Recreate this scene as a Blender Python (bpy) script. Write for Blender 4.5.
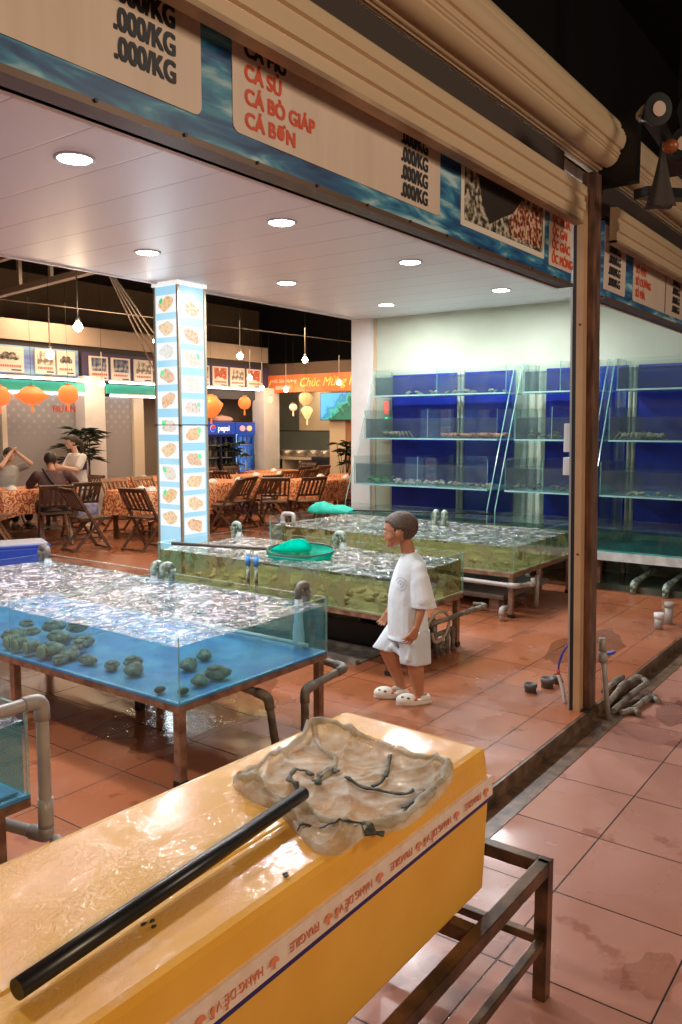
import bpy, bmesh, math, random
from mathutils import Vector, Matrix, Euler
R = math.radians
PI = math.pi
random.seed(7)
for o in list(bpy.data.objects):
    bpy.data.objects.remove(o)
S = bpy.context.scene
COL = S.collection

# ------------------------------------------------------------------ camera
AZ, PITCH = R(36.394), R(5.954)
cam = bpy.data.objects.new('camera', bpy.data.cameras.new('camera'))
COL.objects.link(cam)
cam.location = (0, 0, 1.6)
cam.rotation_euler = (R(90) - PITCH, 0, AZ - R(90))
cam.data.sensor_fit = 'HORIZONTAL'
cam.data.sensor_width = 36
cam.data.lens = 815 / 682 * 36
cam.data.clip_start = 0.05
S.camera = cam
# ------------------------------------------------------------------ world, exposure
W = bpy.data.worlds.new('night'); S.world = W
W.use_nodes = True
W.node_tree.nodes['Background'].inputs[0].default_value = (0.55, 0.5, 0.5, 1)
W.node_tree.nodes['Background'].inputs[1].default_value = 0.05
S.view_settings.view_transform = 'Standard'
S.view_settings.look = 'None'
S.view_settings.exposure = 0.62
S.view_settings.gamma = 1
S.view_settings.use_curve_mapping = False
S.cycles.transparent_max_bounces = 40
S.cycles.max_bounces = 8
S.cycles.sample_clamp_indirect = 6


def light(name, kind, loc, power, color, size=0.1, target=None, size_y=None, spread=None, angle=None):
    d = bpy.data.lights.new(name, kind)
    d.energy = power
    d.color = color
    if kind == 'AREA':
        d.size = size
        if size_y:
            d.shape = 'RECTANGLE'; d.size_y = size_y
        if spread:
            d.spread = spread
    else:
        d.shadow_soft_size = size
        if kind == 'SPOT':
            d.spot_size = angle or R(120); d.spot_blend = 0.6
    o = bpy.data.objects.new(name, d)
    COL.objects.link(o)
    o.location = loc
    if target:
        o.rotation_euler = (Vector(target) - Vector(loc)).to_track_quat('-Z', 'Y').to_euler()
    return o


WARM = (1.0, 0.72, 0.42)
NEUT = (1.0, 0.86, 0.68)
COOL = (0.93, 0.97, 1.0)
# unseen lights added behind the camera for shutters, box and outer floor
light('unseen_front_light', 'AREA', (-1.2, -2.2, 2.9), 60, (1.0, 0.76, 0.5), 0.9, target=(3.4, 1.6, 1.9), size_y=0.5)
light('unseen_front_light', 'AREA', (4.2, -2.6, 3.4), 48, (1.0, 0.82, 0.66), 0.9, target=(3.6, 1.0, 0.3), size_y=0.5)
# unseen area lights added as warm fill over the dining room
for _x, _y in ((7.0, 9.0), (10.5, 9.2), (8.2, 11.6), (12.6, 10.6)):
    light('dining_fill', 'AREA', (_x, _y, 3.6), 42, (1.0, 0.72, 0.45), 1.4, target=(_x, _y, 0), size_y=1.4)
light('kitchen_fill', 'AREA', (15.0, 11.3, 2.6), 12, NEUT, 0.8, target=(15.6, 11.4, 1.2), size_y=1.6)  # unseen light added to brighten the kitchen recess

# ------------------------------------------------------------------ material helpers
MATS = {}


def ntree(name):
    m = bpy.data.materials.new(name)
    m.use_nodes = True
    nt = m.node_tree
    return m, nt, nt.nodes['Principled BSDF']


def N(nt, t, **kw):
    n = nt.nodes.new(t)
    for k, v in kw.items():
        setattr(n, k, v)
    return n


def ramp(nt, stops, interp='LINEAR'):
    r = N(nt, 'ShaderNodeValToRGB')
    r.color_ramp.interpolation = interp
    els = r.color_ramp.elements
    while len(els) > 1:
        els.remove(els[-1])
    for i, (p, c) in enumerate(stops):
        e = els[0] if i == 0 else els.new(p)
        e.position = p
        e.color = (*c, 1) if len(c) == 3 else c
    return r


def coords(nt, kind='Object', scale=(1, 1, 1), rot=(0, 0, 0), loc=(0, 0, 0)):
    tc = N(nt, 'ShaderNodeTexCoord')
    mp = N(nt, 'ShaderNodeMapping')
    mp.inputs['Scale'].default_value = scale
    mp.inputs['Rotation'].default_value = rot
    mp.inputs['Location'].default_value = loc
    nt.links.new(tc.outputs[kind], mp.inputs['Vector'])
    return mp.outputs['Vector']


def bump(nt, p, height, strength=0.3, dist=0.02):
    b = N(nt, 'ShaderNodeBump')
    b.inputs['Strength'].default_value = strength
    b.inputs['Distance'].default_value = dist
    nt.links.new(height, b.inputs['Height'])
    nt.links.new(b.outputs['Normal'], p.inputs['Normal'])
    return b


def mat(name, col, rough=0.5, metal=0.0, col2=None, scale=8.0, bumps=0.0, emit=0.0, ecol=None, spec=None, coat=0, stretch=(1, 1, 1)):
    if name in MATS:
        return MATS[name]
    m, nt, p = ntree(name)
    p.inputs['Base Color'].default_value = (*col, 1)
    p.inputs['Roughness'].default_value = rough
    p.inputs['Metallic'].default_value = metal
    if spec is not None:
        p.inputs['Specular IOR Level'].default_value = spec
    if coat:
        p.inputs['Coat Weight'].default_value = coat
    if emit:
        p.inputs['Emission Color'].default_value = (*(ecol or col), 1)
        p.inputs['Emission Strength'].default_value = emit
    if col2 or bumps:
        v = coords(nt, 'Object', stretch)
        n = N(nt, 'ShaderNodeTexNoise')
        n.inputs['Scale'].default_value = scale
        n.inputs['Detail'].default_value = 6
        nt.links.new(v, n.inputs['Vector'])
        if col2:
            r = ramp(nt, [(0.36, col), (0.66, col2)])
            nt.links.new(n.outputs['Fac'], r.inputs['Fac'])
            nt.links.new(r.outputs['Color'], p.inputs['Base Color'])
        if bumps:
            bump(nt, p, n.outputs['Fac'], bumps, 0.01)
    MATS[name] = m
    return m


def glassy(name, tint, murk=0.0, murkcol=(0.3, 0.5, 0.5), ior=1.45, rough=0.0, ripple=0.0, rscale=10.0, extra=0.0, foam=0):
    """thin clear sheet: tinted see-through + fresnel reflection, optional cloudiness"""
    m = bpy.data.materials.new(name); m.use_nodes = True
    nt = m.node_tree
    for n in list(nt.nodes):
        nt.nodes.remove(n)
    out = N(nt, 'ShaderNodeOutputMaterial')
    tr = N(nt, 'ShaderNodeBsdfTransparent'); tr.inputs[0].default_value = (*tint, 1)
    gl = N(nt, 'ShaderNodeBsdfGlossy'); gl.inputs['Roughness'].default_value = rough
    fr = N(nt, 'ShaderNodeFresnel'); fr.inputs['IOR'].default_value = ior
    # a sheet seen from behind reflects like its front
    ge = N(nt, 'ShaderNodeNewGeometry')
    io = N(nt, 'ShaderNodeMapRange'); io.inputs[3].default_value = ior; io.inputs[4].default_value = 1 / ior
    nt.links.new(ge.outputs['Backfacing'], io.inputs[0]); nt.links.new(io.outputs[0], fr.inputs['IOR'])
    mix = N(nt, 'ShaderNodeMixShader')
    a = tr.outputs[0]
    if murk:
        df = N(nt, 'ShaderNodeBsdfDiffuse'); df.inputs[0].default_value = (*murkcol, 1)
        mm = N(nt, 'ShaderNodeMixShader')
        mm.inputs[0].default_value = murk
        if isinstance(murk, float):
            v = coords(nt, 'Object')
            nz = N(nt, 'ShaderNodeTexNoise'); nz.inputs['Scale'].default_value = foam or 6; nz.inputs['Detail'].default_value = 4; nz.inputs['Distortion'].default_value = 1.5 if foam else 0
            nt.links.new(v, nz.inputs['Vector'])
            mr = N(nt, 'ShaderNodeMapRange')
            mr.inputs[1].default_value = 0.48 if foam else 0.3; mr.inputs[2].default_value = 0.62 if foam else 0.7
            mr.inputs[3].default_value = murk * (0.25 if foam else 0.6); mr.inputs[4].default_value = min(1, murk * (1.8 if foam else 1.4))
            nt.links.new(nz.outputs['Fac'], mr.inputs[0])
            nt.links.new(mr.outputs[0], mm.inputs[0])
        nt.links.new(a, mm.inputs[1]); nt.links.new(df.outputs[0], mm.inputs[2])
        a = mm.outputs[0]
    fac = fr.outputs[0]
    if extra:
        ad = N(nt, 'ShaderNodeMath', operation='ADD'); ad.use_clamp = True
        ad.inputs[1].default_value = extra
        nt.links.new(fac, ad.inputs[0]); fac = ad.outputs[0]
    if ripple:
        v = coords(nt, 'Object', (1, 1, 1))
        n1 = N(nt, 'ShaderNodeTexNoise'); n1.inputs['Scale'].default_value = rscale; n1.inputs['Detail'].default_value = 3
        n1.inputs['Distortion'].default_value = 1.2
        nt.links.new(v, n1.inputs['Vector'])
        b = N(nt, 'ShaderNodeBump'); b.inputs['Strength'].default_value = 1.0; b.inputs['Distance'].default_value = ripple
        nt.links.new(n1.outputs['Fac'], b.inputs['Height'])
        nt.links.new(b.outputs['Normal'], gl.inputs['Normal'])
        nt.links.new(b.outputs['Normal'], fr.inputs['Normal'])
    nt.links.new(fac, mix.inputs[0]); nt.links.new(a, mix.inputs[1]); nt.links.new(gl.outputs[0], mix.inputs[2])
    nt.links.new(mix.outputs[0], out.inputs[0])
    return m


# glass and water
GLASS = glassy('clear_glass', (0.955, 0.985, 0.978))
GLASS_EDGE = mat('glass_edge', (0.16, 0.38, 0.33), 0.15, col2=(0.3, 0.55, 0.5), scale=20)
GLASS_EDGE.node_tree.nodes['Principled BSDF'].inputs['Alpha'].default_value = 0.6
WTOP = glassy('water_surface_blue', (0.75, 0.93, 0.95), murk=0.36, murkcol=(0.74, 0.66, 0.72), ior=1.33, ripple=0.05, rscale=8, extra=0.02, foam=12)  # pinkish-white blotches put the ceiling's reflection, and some foam, into the colour
WSIDE = glassy('water_body_teal', (0.66, 0.86, 0.86), murk=0.26, murkcol=(0.12, 0.40, 0.42), ior=1.05)
WTOPG = glassy('water_surface_green', (0.8, 0.9, 0.82), murk=0.34, murkcol=(0.64, 0.64, 0.66), ior=1.33, ripple=0.05, rscale=8, extra=0.03, foam=11)
WSIDEG = glassy('water_body_olive', (0.60, 0.60, 0.42), murk=0.55, murkcol=(0.30, 0.27, 0.13), ior=1.05, foam=5)
WTOPR = glassy('water_surface_calm', (0.8, 0.93, 0.92), murk=0.12, murkcol=(0.5, 0.62, 0.62), ior=1.33, ripple=0.01, rscale=8)
WSIDER = glassy('water_body_dim', (0.70, 0.78, 0.80), murk=0.32, murkcol=(0.13, 0.15, 0.17), ior=1.05)
FALL = glassy('falling_water', (0.9, 0.96, 0.97), murk=0.5, murkcol=(0.9, 0.95, 0.97), ior=1.33, ripple=0.02, rscale=60)
PLASTIC_WRAP = None

STEEL_B = mat('rusty_brown_steel', (0.16, 0.075, 0.045), 0.55, 0.3, col2=(0.36, 0.2, 0.13), scale=14, bumps=0.2)
STEEL_D = mat('dark_wet_steel', (0.03, 0.028, 0.025), 0.35, 0.4, col2=(0.10, 0.07, 0.05), scale=9, bumps=0.15)
STEEL_W = mat('pale_painted_steel', (0.6, 0.62, 0.6), 0.45, 0.1, col2=(0.42, 0.42, 0.4), scale=10)
PVC = mat('grey_pvc', (0.30, 0.27, 0.25), 0.35, col2=(0.42, 0.37, 0.33), scale=6)
PVC_D = mat('dirty_pvc', (0.10, 0.085, 0.07), 0.5, col2=(0.25, 0.2, 0.16), scale=18, bumps=0.3)
PVC_ALGAE = mat('algae_coated_pvc', (0.05, 0.07, 0.05), 0.4, col2=(0.42, 0.52, 0.44), scale=30, bumps=0.5)
BLACK = mat('black_rubber', (0.012, 0.012, 0.014), 0.45)
BLACKM = mat('black_metal', (0.02, 0.018, 0.016), 0.35, 0.5)
WHITE = mat('white_plastic', (0.7, 0.7, 0.68), 0.4)
CREAM = mat('cream_wall_paint', (0.50, 0.54, 0.42), 0.7, col2=(0.56, 0.60, 0.48), scale=2)
WHITEPAINT = mat('white_wall_paint', (0.78, 0.74, 0.72), 0.6, col2=(0.70, 0.65, 0.62), scale=3)
BLUE = mat('royal_blue_panel', (0.02, 0.03, 0.30), 0.18, col2=(0.025, 0.045, 0.42), scale=2)
BLUEBED = mat('blue_painted_tank_floor', (0.03, 0.17, 0.46), 0.4, col2=(0.07, 0.29, 0.52), scale=7)
TEALBED = mat('teal_painted_tank_floor', (0.03, 0.22, 0.22), 0.4, col2=(0.1, 0.34, 0.3), scale=7)
OLIVEBED = mat('algae_tank_floor', (0.16, 0.15, 0.06), 0.6, col2=(0.42, 0.34, 0.18), scale=9, bumps=0.4)
BLUEPL = mat('blue_plastic', (0.015, 0.06, 0.45), 0.35)
GREEN_NET = mat('green_nylon_net', (0.0, 0.42, 0.28), 0.6, col2=(0.02, 0.55, 0.40), scale=40)
SKIN = mat('tan_skin', (0.44, 0.185, 0.095), 0.45, col2=(0.50, 0.225, 0.12), scale=5)
SKIN_L = mat('light_skin', (0.66, 0.40, 0.28), 0.5)
HAIR = mat('black_hair', (0.018, 0.013, 0.01), 0.5, col2=(0.05, 0.032, 0.022), scale=60, bumps=0.5)
HAIRB = mat('short_brown_hair', (0.05, 0.03, 0.02), 0.6, col2=(0.12, 0.075, 0.05), scale=90, bumps=0.5)


def wood(name, a, b, scale=6):
    m, nt, p = ntree(name)
    v = coords(nt, 'Object', (1, 1, 6))
    n = N(nt, 'ShaderNodeTexNoise'); n.inputs['Scale'].default_value = scale; n.inputs['Detail'].default_value = 5
    nt.links.new(v, n.inputs['Vector'])
    r = ramp(nt, [(0.3, a), (0.7, b)])
    nt.links.new(n.outputs['Fac'], r.inputs['Fac'])
    nt.links.new(r.outputs['Color'], p.inputs['Base Color'])
    p.inputs['Roughness'].default_value = 0.4
    return m


WOOD_D = wood('dark_varnished_wood', (0.05, 0.020, 0.010), (0.13, 0.055, 0.026))
WOOD_M = wood('reddish_wood', (0.22, 0.09, 0.04), (0.36, 0.17, 0.075))


def cloth_pattern():
    m, nt, p = ntree('red_and_gold_floral_cloth')
    v = coords(nt, 'Object')
    vo = N(nt, 'ShaderNodeTexVoronoi'); vo.inputs['Scale'].default_value = 6.5
    nt.links.new(v, vo.inputs['Vector'])
    n = N(nt, 'ShaderNodeTexNoise'); n.inputs['Scale'].default_value = 9; n.inputs['Distortion'].default_value = 2
    nt.links.new(v, n.inputs['Vector'])
    ad = N(nt, 'ShaderNodeMath', operation='ADD')
    nt.links.new(vo.outputs['Distance'], ad.inputs[0]); nt.links.new(n.outputs['Fac'], ad.inputs[1])
    w = N(nt, 'ShaderNodeMath', operation='PINGPONG'); w.inputs[1].default_value = 0.16
    nt.links.new(ad.outputs[0], w.inputs[0])
    r = ramp(nt, [(0.0, (0.36, 0.035, 0.015)), (0.07, (0.50, 0.09, 0.025)), (0.10, (0.74, 0.36, 0.14)), (0.16, (0.78, 0.5, 0.26))])
    nt.links.new(w.outputs[0], r.inputs['Fac'])
    nt.links.new(r.outputs['Color'], p.inputs['Base Color'])
    p.inputs['Roughness'].default_value = 0.6
    return m


CLOTH = cloth_pattern()


def tile_floor(name, tx, ty, ox, oy, base, base2, wet_rough=(0.12, 0.5), grout=(0.05, 0.025, 0.02)):
    """large terracotta tiles with dark joints, stains and a patchy wet film"""
    m, nt, p = ntree(name)
    L = nt.links
    tc = N(nt, 'ShaderNodeTexCoord')
    sep = N(nt, 'ShaderNodeSeparateXYZ'); L.new(tc.outputs['Object'], sep.inputs[0])
    masks = []
    for ax, t, o in (('X', tx, ox), ('Y', ty, oy)):
        a = N(nt, 'ShaderNodeMath', operation='SUBTRACT'); a.inputs[1].default_value = o
        L.new(sep.outputs[ax], a.inputs[0])
        b = N(nt, 'ShaderNodeMath', operation='DIVIDE'); b.inputs[1].default_value = t
        L.new(a.outputs[0], b.inputs[0])
        pp = N(nt, 'ShaderNodeMath', operation='PINGPONG'); pp.inputs[1].default_value = 0.5
        L.new(b.outputs[0], pp.inputs[0])
        fl = N(nt, 'ShaderNodeMath', operation='FLOOR'); L.new(b.outputs[0], fl.inputs[0])
        masks.append((pp.outputs[0], fl.outputs[0], t))
    mn = N(nt, 'ShaderNodeMath', operation='MINIMUM')
    L.new(masks[0][0], mn.inputs[0]); L.new(masks[1][0], mn.inputs[1])
    lt = N(nt, 'ShaderNodeMapRange'); lt.inputs[1].default_value = 0.004; lt.inputs[2].default_value = 0.009
    L.new(mn.outputs[0], lt.inputs[0])
    cmb = N(nt, 'ShaderNodeCombineXYZ'); L.new(masks[0][1], cmb.inputs[0]); L.new(masks[1][1], cmb.inputs[1])
    wn = N(nt, 'ShaderNodeTexWhiteNoise', noise_dimensions='2D'); L.new(cmb.outputs[0], wn.inputs['Vector'])
    n1 = N(nt, 'ShaderNodeTexNoise'); n1.inputs['Scale'].default_value = 1.7; n1.inputs['Detail'].default_value = 7
    n1.inputs['Roughness'].default_value = 0.6
    L.new(tc.outputs['Object'], n1.inputs['Vector'])
    ad = N(nt, 'ShaderNodeMath', operation='MULTIPLY_ADD'); ad.inputs[1].default_value = 0.25
    L.new(wn.outputs['Value'], ad.inputs[0]); L.new(n1.outputs['Fac'], ad.inputs[2])
    r = ramp(nt, [(0.35, base), (0.85, base2)])
    L.new(ad.outputs[0], r.inputs['Fac'])
    # brownish stains
    n2 = N(nt, 'ShaderNodeTexNoise'); n2.inputs['Scale'].default_value = 4.5; n2.inputs['Detail'].default_value = 8
    L.new(tc.outputs['Object'], n2.inputs['Vector'])
    st = N(nt, 'ShaderNodeMapRange'); st.inputs[1].default_value = 0.62; st.inputs[2].default_value = 0.66
    st.inputs[4].default_value = 0.65
    L.new(n2.outputs['Fac'], st.inputs[0])
    mx = N(nt, 'ShaderNodeMixRGB', blend_type='MIX'); mx.inputs[2].default_value = (base[0] * 0.75, base[1] * 0.6, base[2] * 0.55, 1)
    L.new(st.outputs[0], mx.inputs[0]); L.new(r.outputs['Color'], mx.inputs[1])
    mg = N(nt, 'ShaderNodeMixRGB'); mg.inputs[1].default_value = (*grout, 1)
    L.new(lt.outputs[0], mg.inputs[0]); L.new(mx.outputs[0], mg.inputs[2])
    L.new(mg.outputs[0], p.inputs['Base Color'])
    n3 = N(nt, 'ShaderNodeTexNoise'); n3.inputs['Scale'].default_value = 0.9; n3.inputs['Detail'].default_value = 5
    L.new(tc.outputs['Object'], n3.inputs['Vector'])
    rr = N(nt, 'ShaderNodeMapRange'); rr.inputs[1].default_value = 0.4; rr.inputs[2].default_value = 0.6
    rr.inputs[3].default_value = wet_rough[0]; rr.inputs[4].default_value = wet_rough[1]
    L.new(n3.outputs['Fac'], rr.inputs[0]); L.new(rr.outputs[0], p.inputs['Roughness'])
    n4 = N(nt, 'ShaderNodeTexNoise'); n4.inputs['Scale'].default_value = 55; n4.inputs['Detail'].default_value = 2
    L.new(tc.outputs['Object'], n4.inputs['Vector'])
    hh = N(nt, 'ShaderNodeMath', operation='MULTIPLY_ADD'); hh.inputs[1].default_value = 0.25
    L.new(n4.outputs['Fac'], hh.inputs[0]); L.new(lt.outputs[0], hh.inputs[2])
    bump(nt, p, hh.outputs[0], 0.35, 0.004)
    return m


# ------------------------------------------------------------------ mesh helpers
def basis(d):
    d = Vector(d).normalized()
    u = d.cross(Vector((0, 0, 1)))
    if u.length < 1e-4:
        u = Vector((1, 0, 0))
    u.normalize()
    return u, u.cross(d).normalized()


class MB:
    def __init__(s):
        s.bm = bmesh.new()

    def poly(s, pts, mi=0):
        f = s.bm.faces.new([s.bm.verts.new(p) for p in pts]); f.material_index = mi
        return f

    def hull8(s, v, mi=0, bev=0):
        vs = [s.bm.verts.new(p) for p in v]
        fs = []
        for q in ((0, 3, 2, 1), (4, 5, 6, 7), (0, 1, 5, 4), (1, 2, 6, 5), (2, 3, 7, 6), (3, 0, 4, 7)):
            f = s.bm.faces.new([vs[i] for i in q]); f.material_index = mi; fs.append(f)
        if bev:
            es = list({e for f in fs for e in f.edges})
            bmesh.ops.bevel(s.bm, geom=es, offset=bev, segments=2, affect='EDGES', profile=0.7)
        return s

    def box(s, lo, hi, mi=0, bev=0):
        (a, b, c), (d, e, f) = lo, hi
        return s.hull8([(a, b, c), (d, b, c), (d, e, c), (a, e, c), (a, b, f), (d, b, f), (d, e, f), (a, e, f)], mi, bev)

    def boxr(s, c, size, rot=(0, 0, 0), mi=0, bev=0):
        M = Euler(rot).to_matrix(); c = Vector(c); x, y, z = [t / 2 for t in size]
        v = [c + M @ Vector(q) for q in ((-x, -y, -z), (x, -y, -z), (x, y, -z), (-x, y, -z), (-x, -y, z), (x, -y, z), (x, y, z), (-x, y, z))]
        return s.hull8(v, mi, bev)

    def bar(s, p, q, w, h=None, mi=0, bev=0):
        p, q = Vector(p), Vector(q); h = h or w
        u, v = basis(q - p); u = u * w / 2; v = v * h / 2
        return s.hull8([p - u - v, p + u - v, p + u + v, p - u + v, q - u - v, q + u - v, q + u + v, q - u + v], mi, bev)

    def tube(s, pts, r, n=10, mi=0, caps=True, closed=False):
        pts = [Vector(p) for p in pts]
        k = len(pts)
        rs = r if isinstance(r, (list, tuple)) else [r] * k
        rings = []
        u = None
        for i, p in enumerate(pts):
            if closed:
                d = pts[(i + 1) % k] - pts[i - 1]
            else:
                d = (pts[min(i + 1, k - 1)] - pts[max(i - 1, 0)])
            d.normalize()
            if u is None:
                u, _ = basis(d)
            u = (u - d * u.dot(d)).normalized()
            v = d.cross(u)
            rings.append([s.bm.verts.new(p + (u * math.cos(2 * PI * j / n) + v * math.sin(2 * PI * j / n)) * rs[i]) for j in range(n)])
        rng = range(k if closed else k - 1)
        for i in rng:
            a, b = rings[i], rings[(i + 1) % k]
            for j in range(n):
                f = s.bm.faces.new((a[j], a[(j + 1) % n], b[(j + 1) % n], b[j])); f.material_index = mi; f.smooth = True
        if caps and not closed:
            f = s.bm.faces.new(list(reversed(rings[0]))); f.material_index = mi
            f = s.bm.faces.new(rings[-1]); f.material_index = mi
        return s

    def cyl(s, p, q, r, r2=None, n=16, mi=0):
        return s.tube([p, q], [r, r if r2 is None else r2], n, mi)

    def lathe(s, prof, c=(0, 0, 0), n=24, mi=0):
        c = Vector(c); rings = []
        for r, z in prof:
            rings.append([s.bm.verts.new(c + Vector((max(r, 1e-4) * math.cos(2 * PI * j / n), max(r, 1e-4) * math.sin(2 * PI * j / n), z))) for j in range(n)])
        for a, b in zip(rings, rings[1:]):
            for j in range(n):
                f = s.bm.faces.new((a[j], a[(j + 1) % n], b[(j + 1) % n], b[j])); f.material_index = mi; f.smooth = True
        for rg, rev in ((rings[0], True), (rings[-1], False)):
            f = s.bm.faces.new(list(reversed(rg)) if rev else rg); f.material_index = mi
        return s

    def ell(s, c, r, rot=(0, 0, 0), n=14, mi=0, jit=0, fn=None):
        M = Euler(rot).to_matrix(); c = Vector(c)
        k = max(5, n // 2); rings = []
        rr = random.Random(int((c.x * 91 + c.y * 57 + c.z * 31) * 1000))
        def P(a, b):
            v = Vector((math.cos(b) * math.cos(a) * r[0], math.cos(b) * math.sin(a) * r[1], math.sin(b) * r[2]))
            if jit: v *= 1 + rr.uniform(-jit, jit)
            if fn: v = fn(v)
            return s.bm.verts.new(c + M @ v)
        bot, top = P(0, -PI / 2), P(0, PI / 2)
        for i in range(1, k):
            rings.append([P(2 * PI * j / n, -PI / 2 + PI * i / k) for j in range(n)])
        fs = []
        for a, b in zip(rings, rings[1:]):
            for j in range(n):
                fs.append(s.bm.faces.new((a[j], a[(j + 1) % n], b[(j + 1) % n], b[j])))
        for j in range(n):
            fs.append(s.bm.faces.new((bot, rings[0][(j + 1) % n], rings[0][j])))
            fs.append(s.bm.faces.new((top, rings[-1][j], rings[-1][(j + 1) % n])))
        for f in fs:
            f.smooth = True; f.material_index = mi
        return s

    def loft(s, rings, mi=0, caps=True, smooth=True):
        vs = [[s.bm.verts.new(p) for p in r] for r in rings]
        n = len(vs[0])
        for a, b in zip(vs, vs[1:]):
            for j in range(n):
                f = s.bm.faces.new((a[j], a[(j + 1) % n], b[(j + 1) % n], b[j])); f.material_index = mi; f.smooth = smooth
        if caps:
            f = s.bm.faces.new(list(reversed(vs[0]))); f.material_index = mi
            f = s.bm.faces.new(vs[-1]); f.material_index = mi
        return s

    def prism(s, poly, axis, a, b, mi=0):
        def P(u, v, w):
            return {'x': (w, u, v), 'y': (u, w, v), 'z': (u, v, w)}[axis]
        s.loft([[P(u, v, a) for u, v in poly], [P(u, v, b) for u, v in poly]], mi, smooth=False)
        return s

    def build(s, name, mats, parent=None, loc=None, rot=None, flip=False):
        bmesh.ops.recalc_face_normals(s.bm, faces=s.bm.faces)
        me = bpy.data.meshes.new(name)
        s.bm.to_mesh(me); s.bm.free()
        for m in (mats if isinstance(mats, (list, tuple)) else [mats]):
            me.materials.append(m)
        o = bpy.data.objects.new(name, me)
        COL.objects.link(o)
        if parent: o.parent = parent
        if loc is not None: o.location = loc
        if rot is not None: o.rotation_euler = rot
        return o


def tag(o, label=None, cat=None, group=None, kind=None):
    if label: o['label'] = label
    if cat: o['category'] = cat
    if group: o['group'] = group
    if kind: o['kind'] = kind
    return o


def thing(name, label, cat, loc=(0, 0, 0), rz=0, group=None):
    o = bpy.data.objects.new(name, None); COL.objects.link(o)
    o.empty_display_size = 0.1
    o.location = loc; o.rotation_euler = (0, 0, rz)
    return tag(o, label, cat, group)


def struct(o):
    o['kind'] = 'structure'
    return o


def copy_tree(o, parent=None):
    c = o.copy(); COL.objects.link(c)
    if parent: c.parent = parent
    for ch in [x for x in COL.objects if x.parent == o]:
        copy_tree(ch, c)
    return c


KIDS = {}


def dup(root, loc, rz=None, label=None, group=None, scale=None, rot=None):
    if root.name not in KIDS:
        KIDS[root.name] = [(c, [g for g in COL.objects if g.parent == c]) for c in COL.objects if c.parent == root]
    r = root.copy(); COL.objects.link(r); r.location = loc
    if rz is not None: r.rotation_euler = (root.rotation_euler[0], root.rotation_euler[1], rz)
    if rot is not None: r.rotation_euler = rot
    if label: r['label'] = label
    if group: r['group'] = group
    if scale: r.scale = (scale,) * 3 if not isinstance(scale, tuple) else scale
    for c, gs in KIDS[root.name]:
        d = c.copy(); COL.objects.link(d); d.parent = r
        for g in gs:
            e = g.copy(); COL.objects.link(e); e.parent = d
    return r


def text(body, loc, size, m, parent=None, rot=(PI / 2, 0, 0), bold=0.0, sx=1.0, align='LEFT', name='lettering', ext=0.0008, shear=0.0):
    cu = bpy.data.curves.new(name, 'FONT')
    cu.body = body; cu.size = size; cu.offset = 0; cu.extrude = 0
    cu.align_x = align; cu.shear = shear
    tmp = bpy.data.objects.new(name, cu)
    me = bpy.data.meshes.new_from_object(tmp)
    bpy.data.objects.remove(tmp); bpy.data.curves.remove(cu)
    if bold:      # heavy strokes: the same letters laid over each other a little apart
        src = bmesh.new(); src.from_mesh(me); dst = bmesh.new()
        for i_, (dx, dy) in enumerate(((-bold, -bold * .5), (0, -bold * .5), (bold, -bold * .5), (-bold, bold * .5), (0, bold * .5), (bold, bold * .5))):
            k = src.copy(); bmesh.ops.translate(k, verts=k.verts, vec=(dx, dy, i_ * 0.0003))
            tm = bpy.data.meshes.new('tmp'); k.to_mesh(tm); k.free(); dst.from_mesh(tm); bpy.data.meshes.remove(tm)
        dst.to_mesh(me); src.free(); dst.free()
    me.materials.clear(); me.materials.append(m)
    o = bpy.data.objects.new(name, me); COL.objects.link(o)
    o.location = loc; o.rotation_euler = rot; o.scale = (sx, 1, 1)
    if parent: o.parent = parent
    return o


def smooth_path(pts, k=5):
    pts = [Vector(p) for p in pts]; out = []
    for i in range(len(pts) - 1):
        p0, p1, p2, p3 = pts[max(i - 1, 0)], pts[i], pts[i + 1], pts[min(i + 2, len(pts) - 1)]
        for j in range(k):
            t = j / k
            out.append(0.5 * ((2 * p1) + (-p0 + p2) * t + (2 * p0 - 5 * p1 + 4 * p2 - p3) * t * t + (-p0 + 3 * p1 - 3 * p2 + p3) * t ** 3))
    out.append(pts[-1])
    return out


def elbowed(pts, r=0.05, k=4):
    """polyline with rounded corners"""
    pts = [Vector(p) for p in pts]; out = [pts[0]]
    for a, b, c in zip(pts, pts[1:], pts[2:]):
        d1, d2 = (a - b), (c - b)
        q = min(r, d1.length * .45, d2.length * .45)
        s, e = b + d1.normalized() * q, b + d2.normalized() * q
        for j in range(k + 1):
            t = j / k
            out.append(s * (1 - t) ** 2 + b * 2 * t * (1 - t) + e * t * t)
    out.append(pts[-1])
    return out


def pane(parent, lo, hi, name='glass_pane', m=None):
    b = MB(); b.box(lo, hi)
    d = [hi[i] - lo[i] for i in range(3)]; ax = d.index(min(d))
    b.bm.normal_update()
    for f in b.bm.faces:
        f.material_index = 0 if abs(f.normal[ax]) > .5 else 1
    return b.build(name, [m or GLASS, GLASS_EDGE], parent)

# ================================================================== THE SETTING
FLOOR_IN = tile_floor('terracotta_tiles_inside', 0.452, 0.415, 3.70, 2.16, (0.29, 0.088, 0.036), (0.40, 0.135, 0.060), (0.10, 0.42))
FLOOR_OUT = tile_floor('terracotta_tiles_street_side', 0.475, 0.475, 3.195, 1.04, (0.34, 0.145, 0.102), (0.45, 0.22, 0.165), (0.08, 0.40), grout=(0.03, 0.02, 0.018))
b = MB(); b.box((-4, 1.54, -0.3), (17, 16, 0)); struct(b.build('floor', FLOOR_IN))
b = MB(); b.box((-4, -5, -0.4), (12, 1.54, -0.08)); struct(b.build('ground', FLOOR_OUT))
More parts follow.
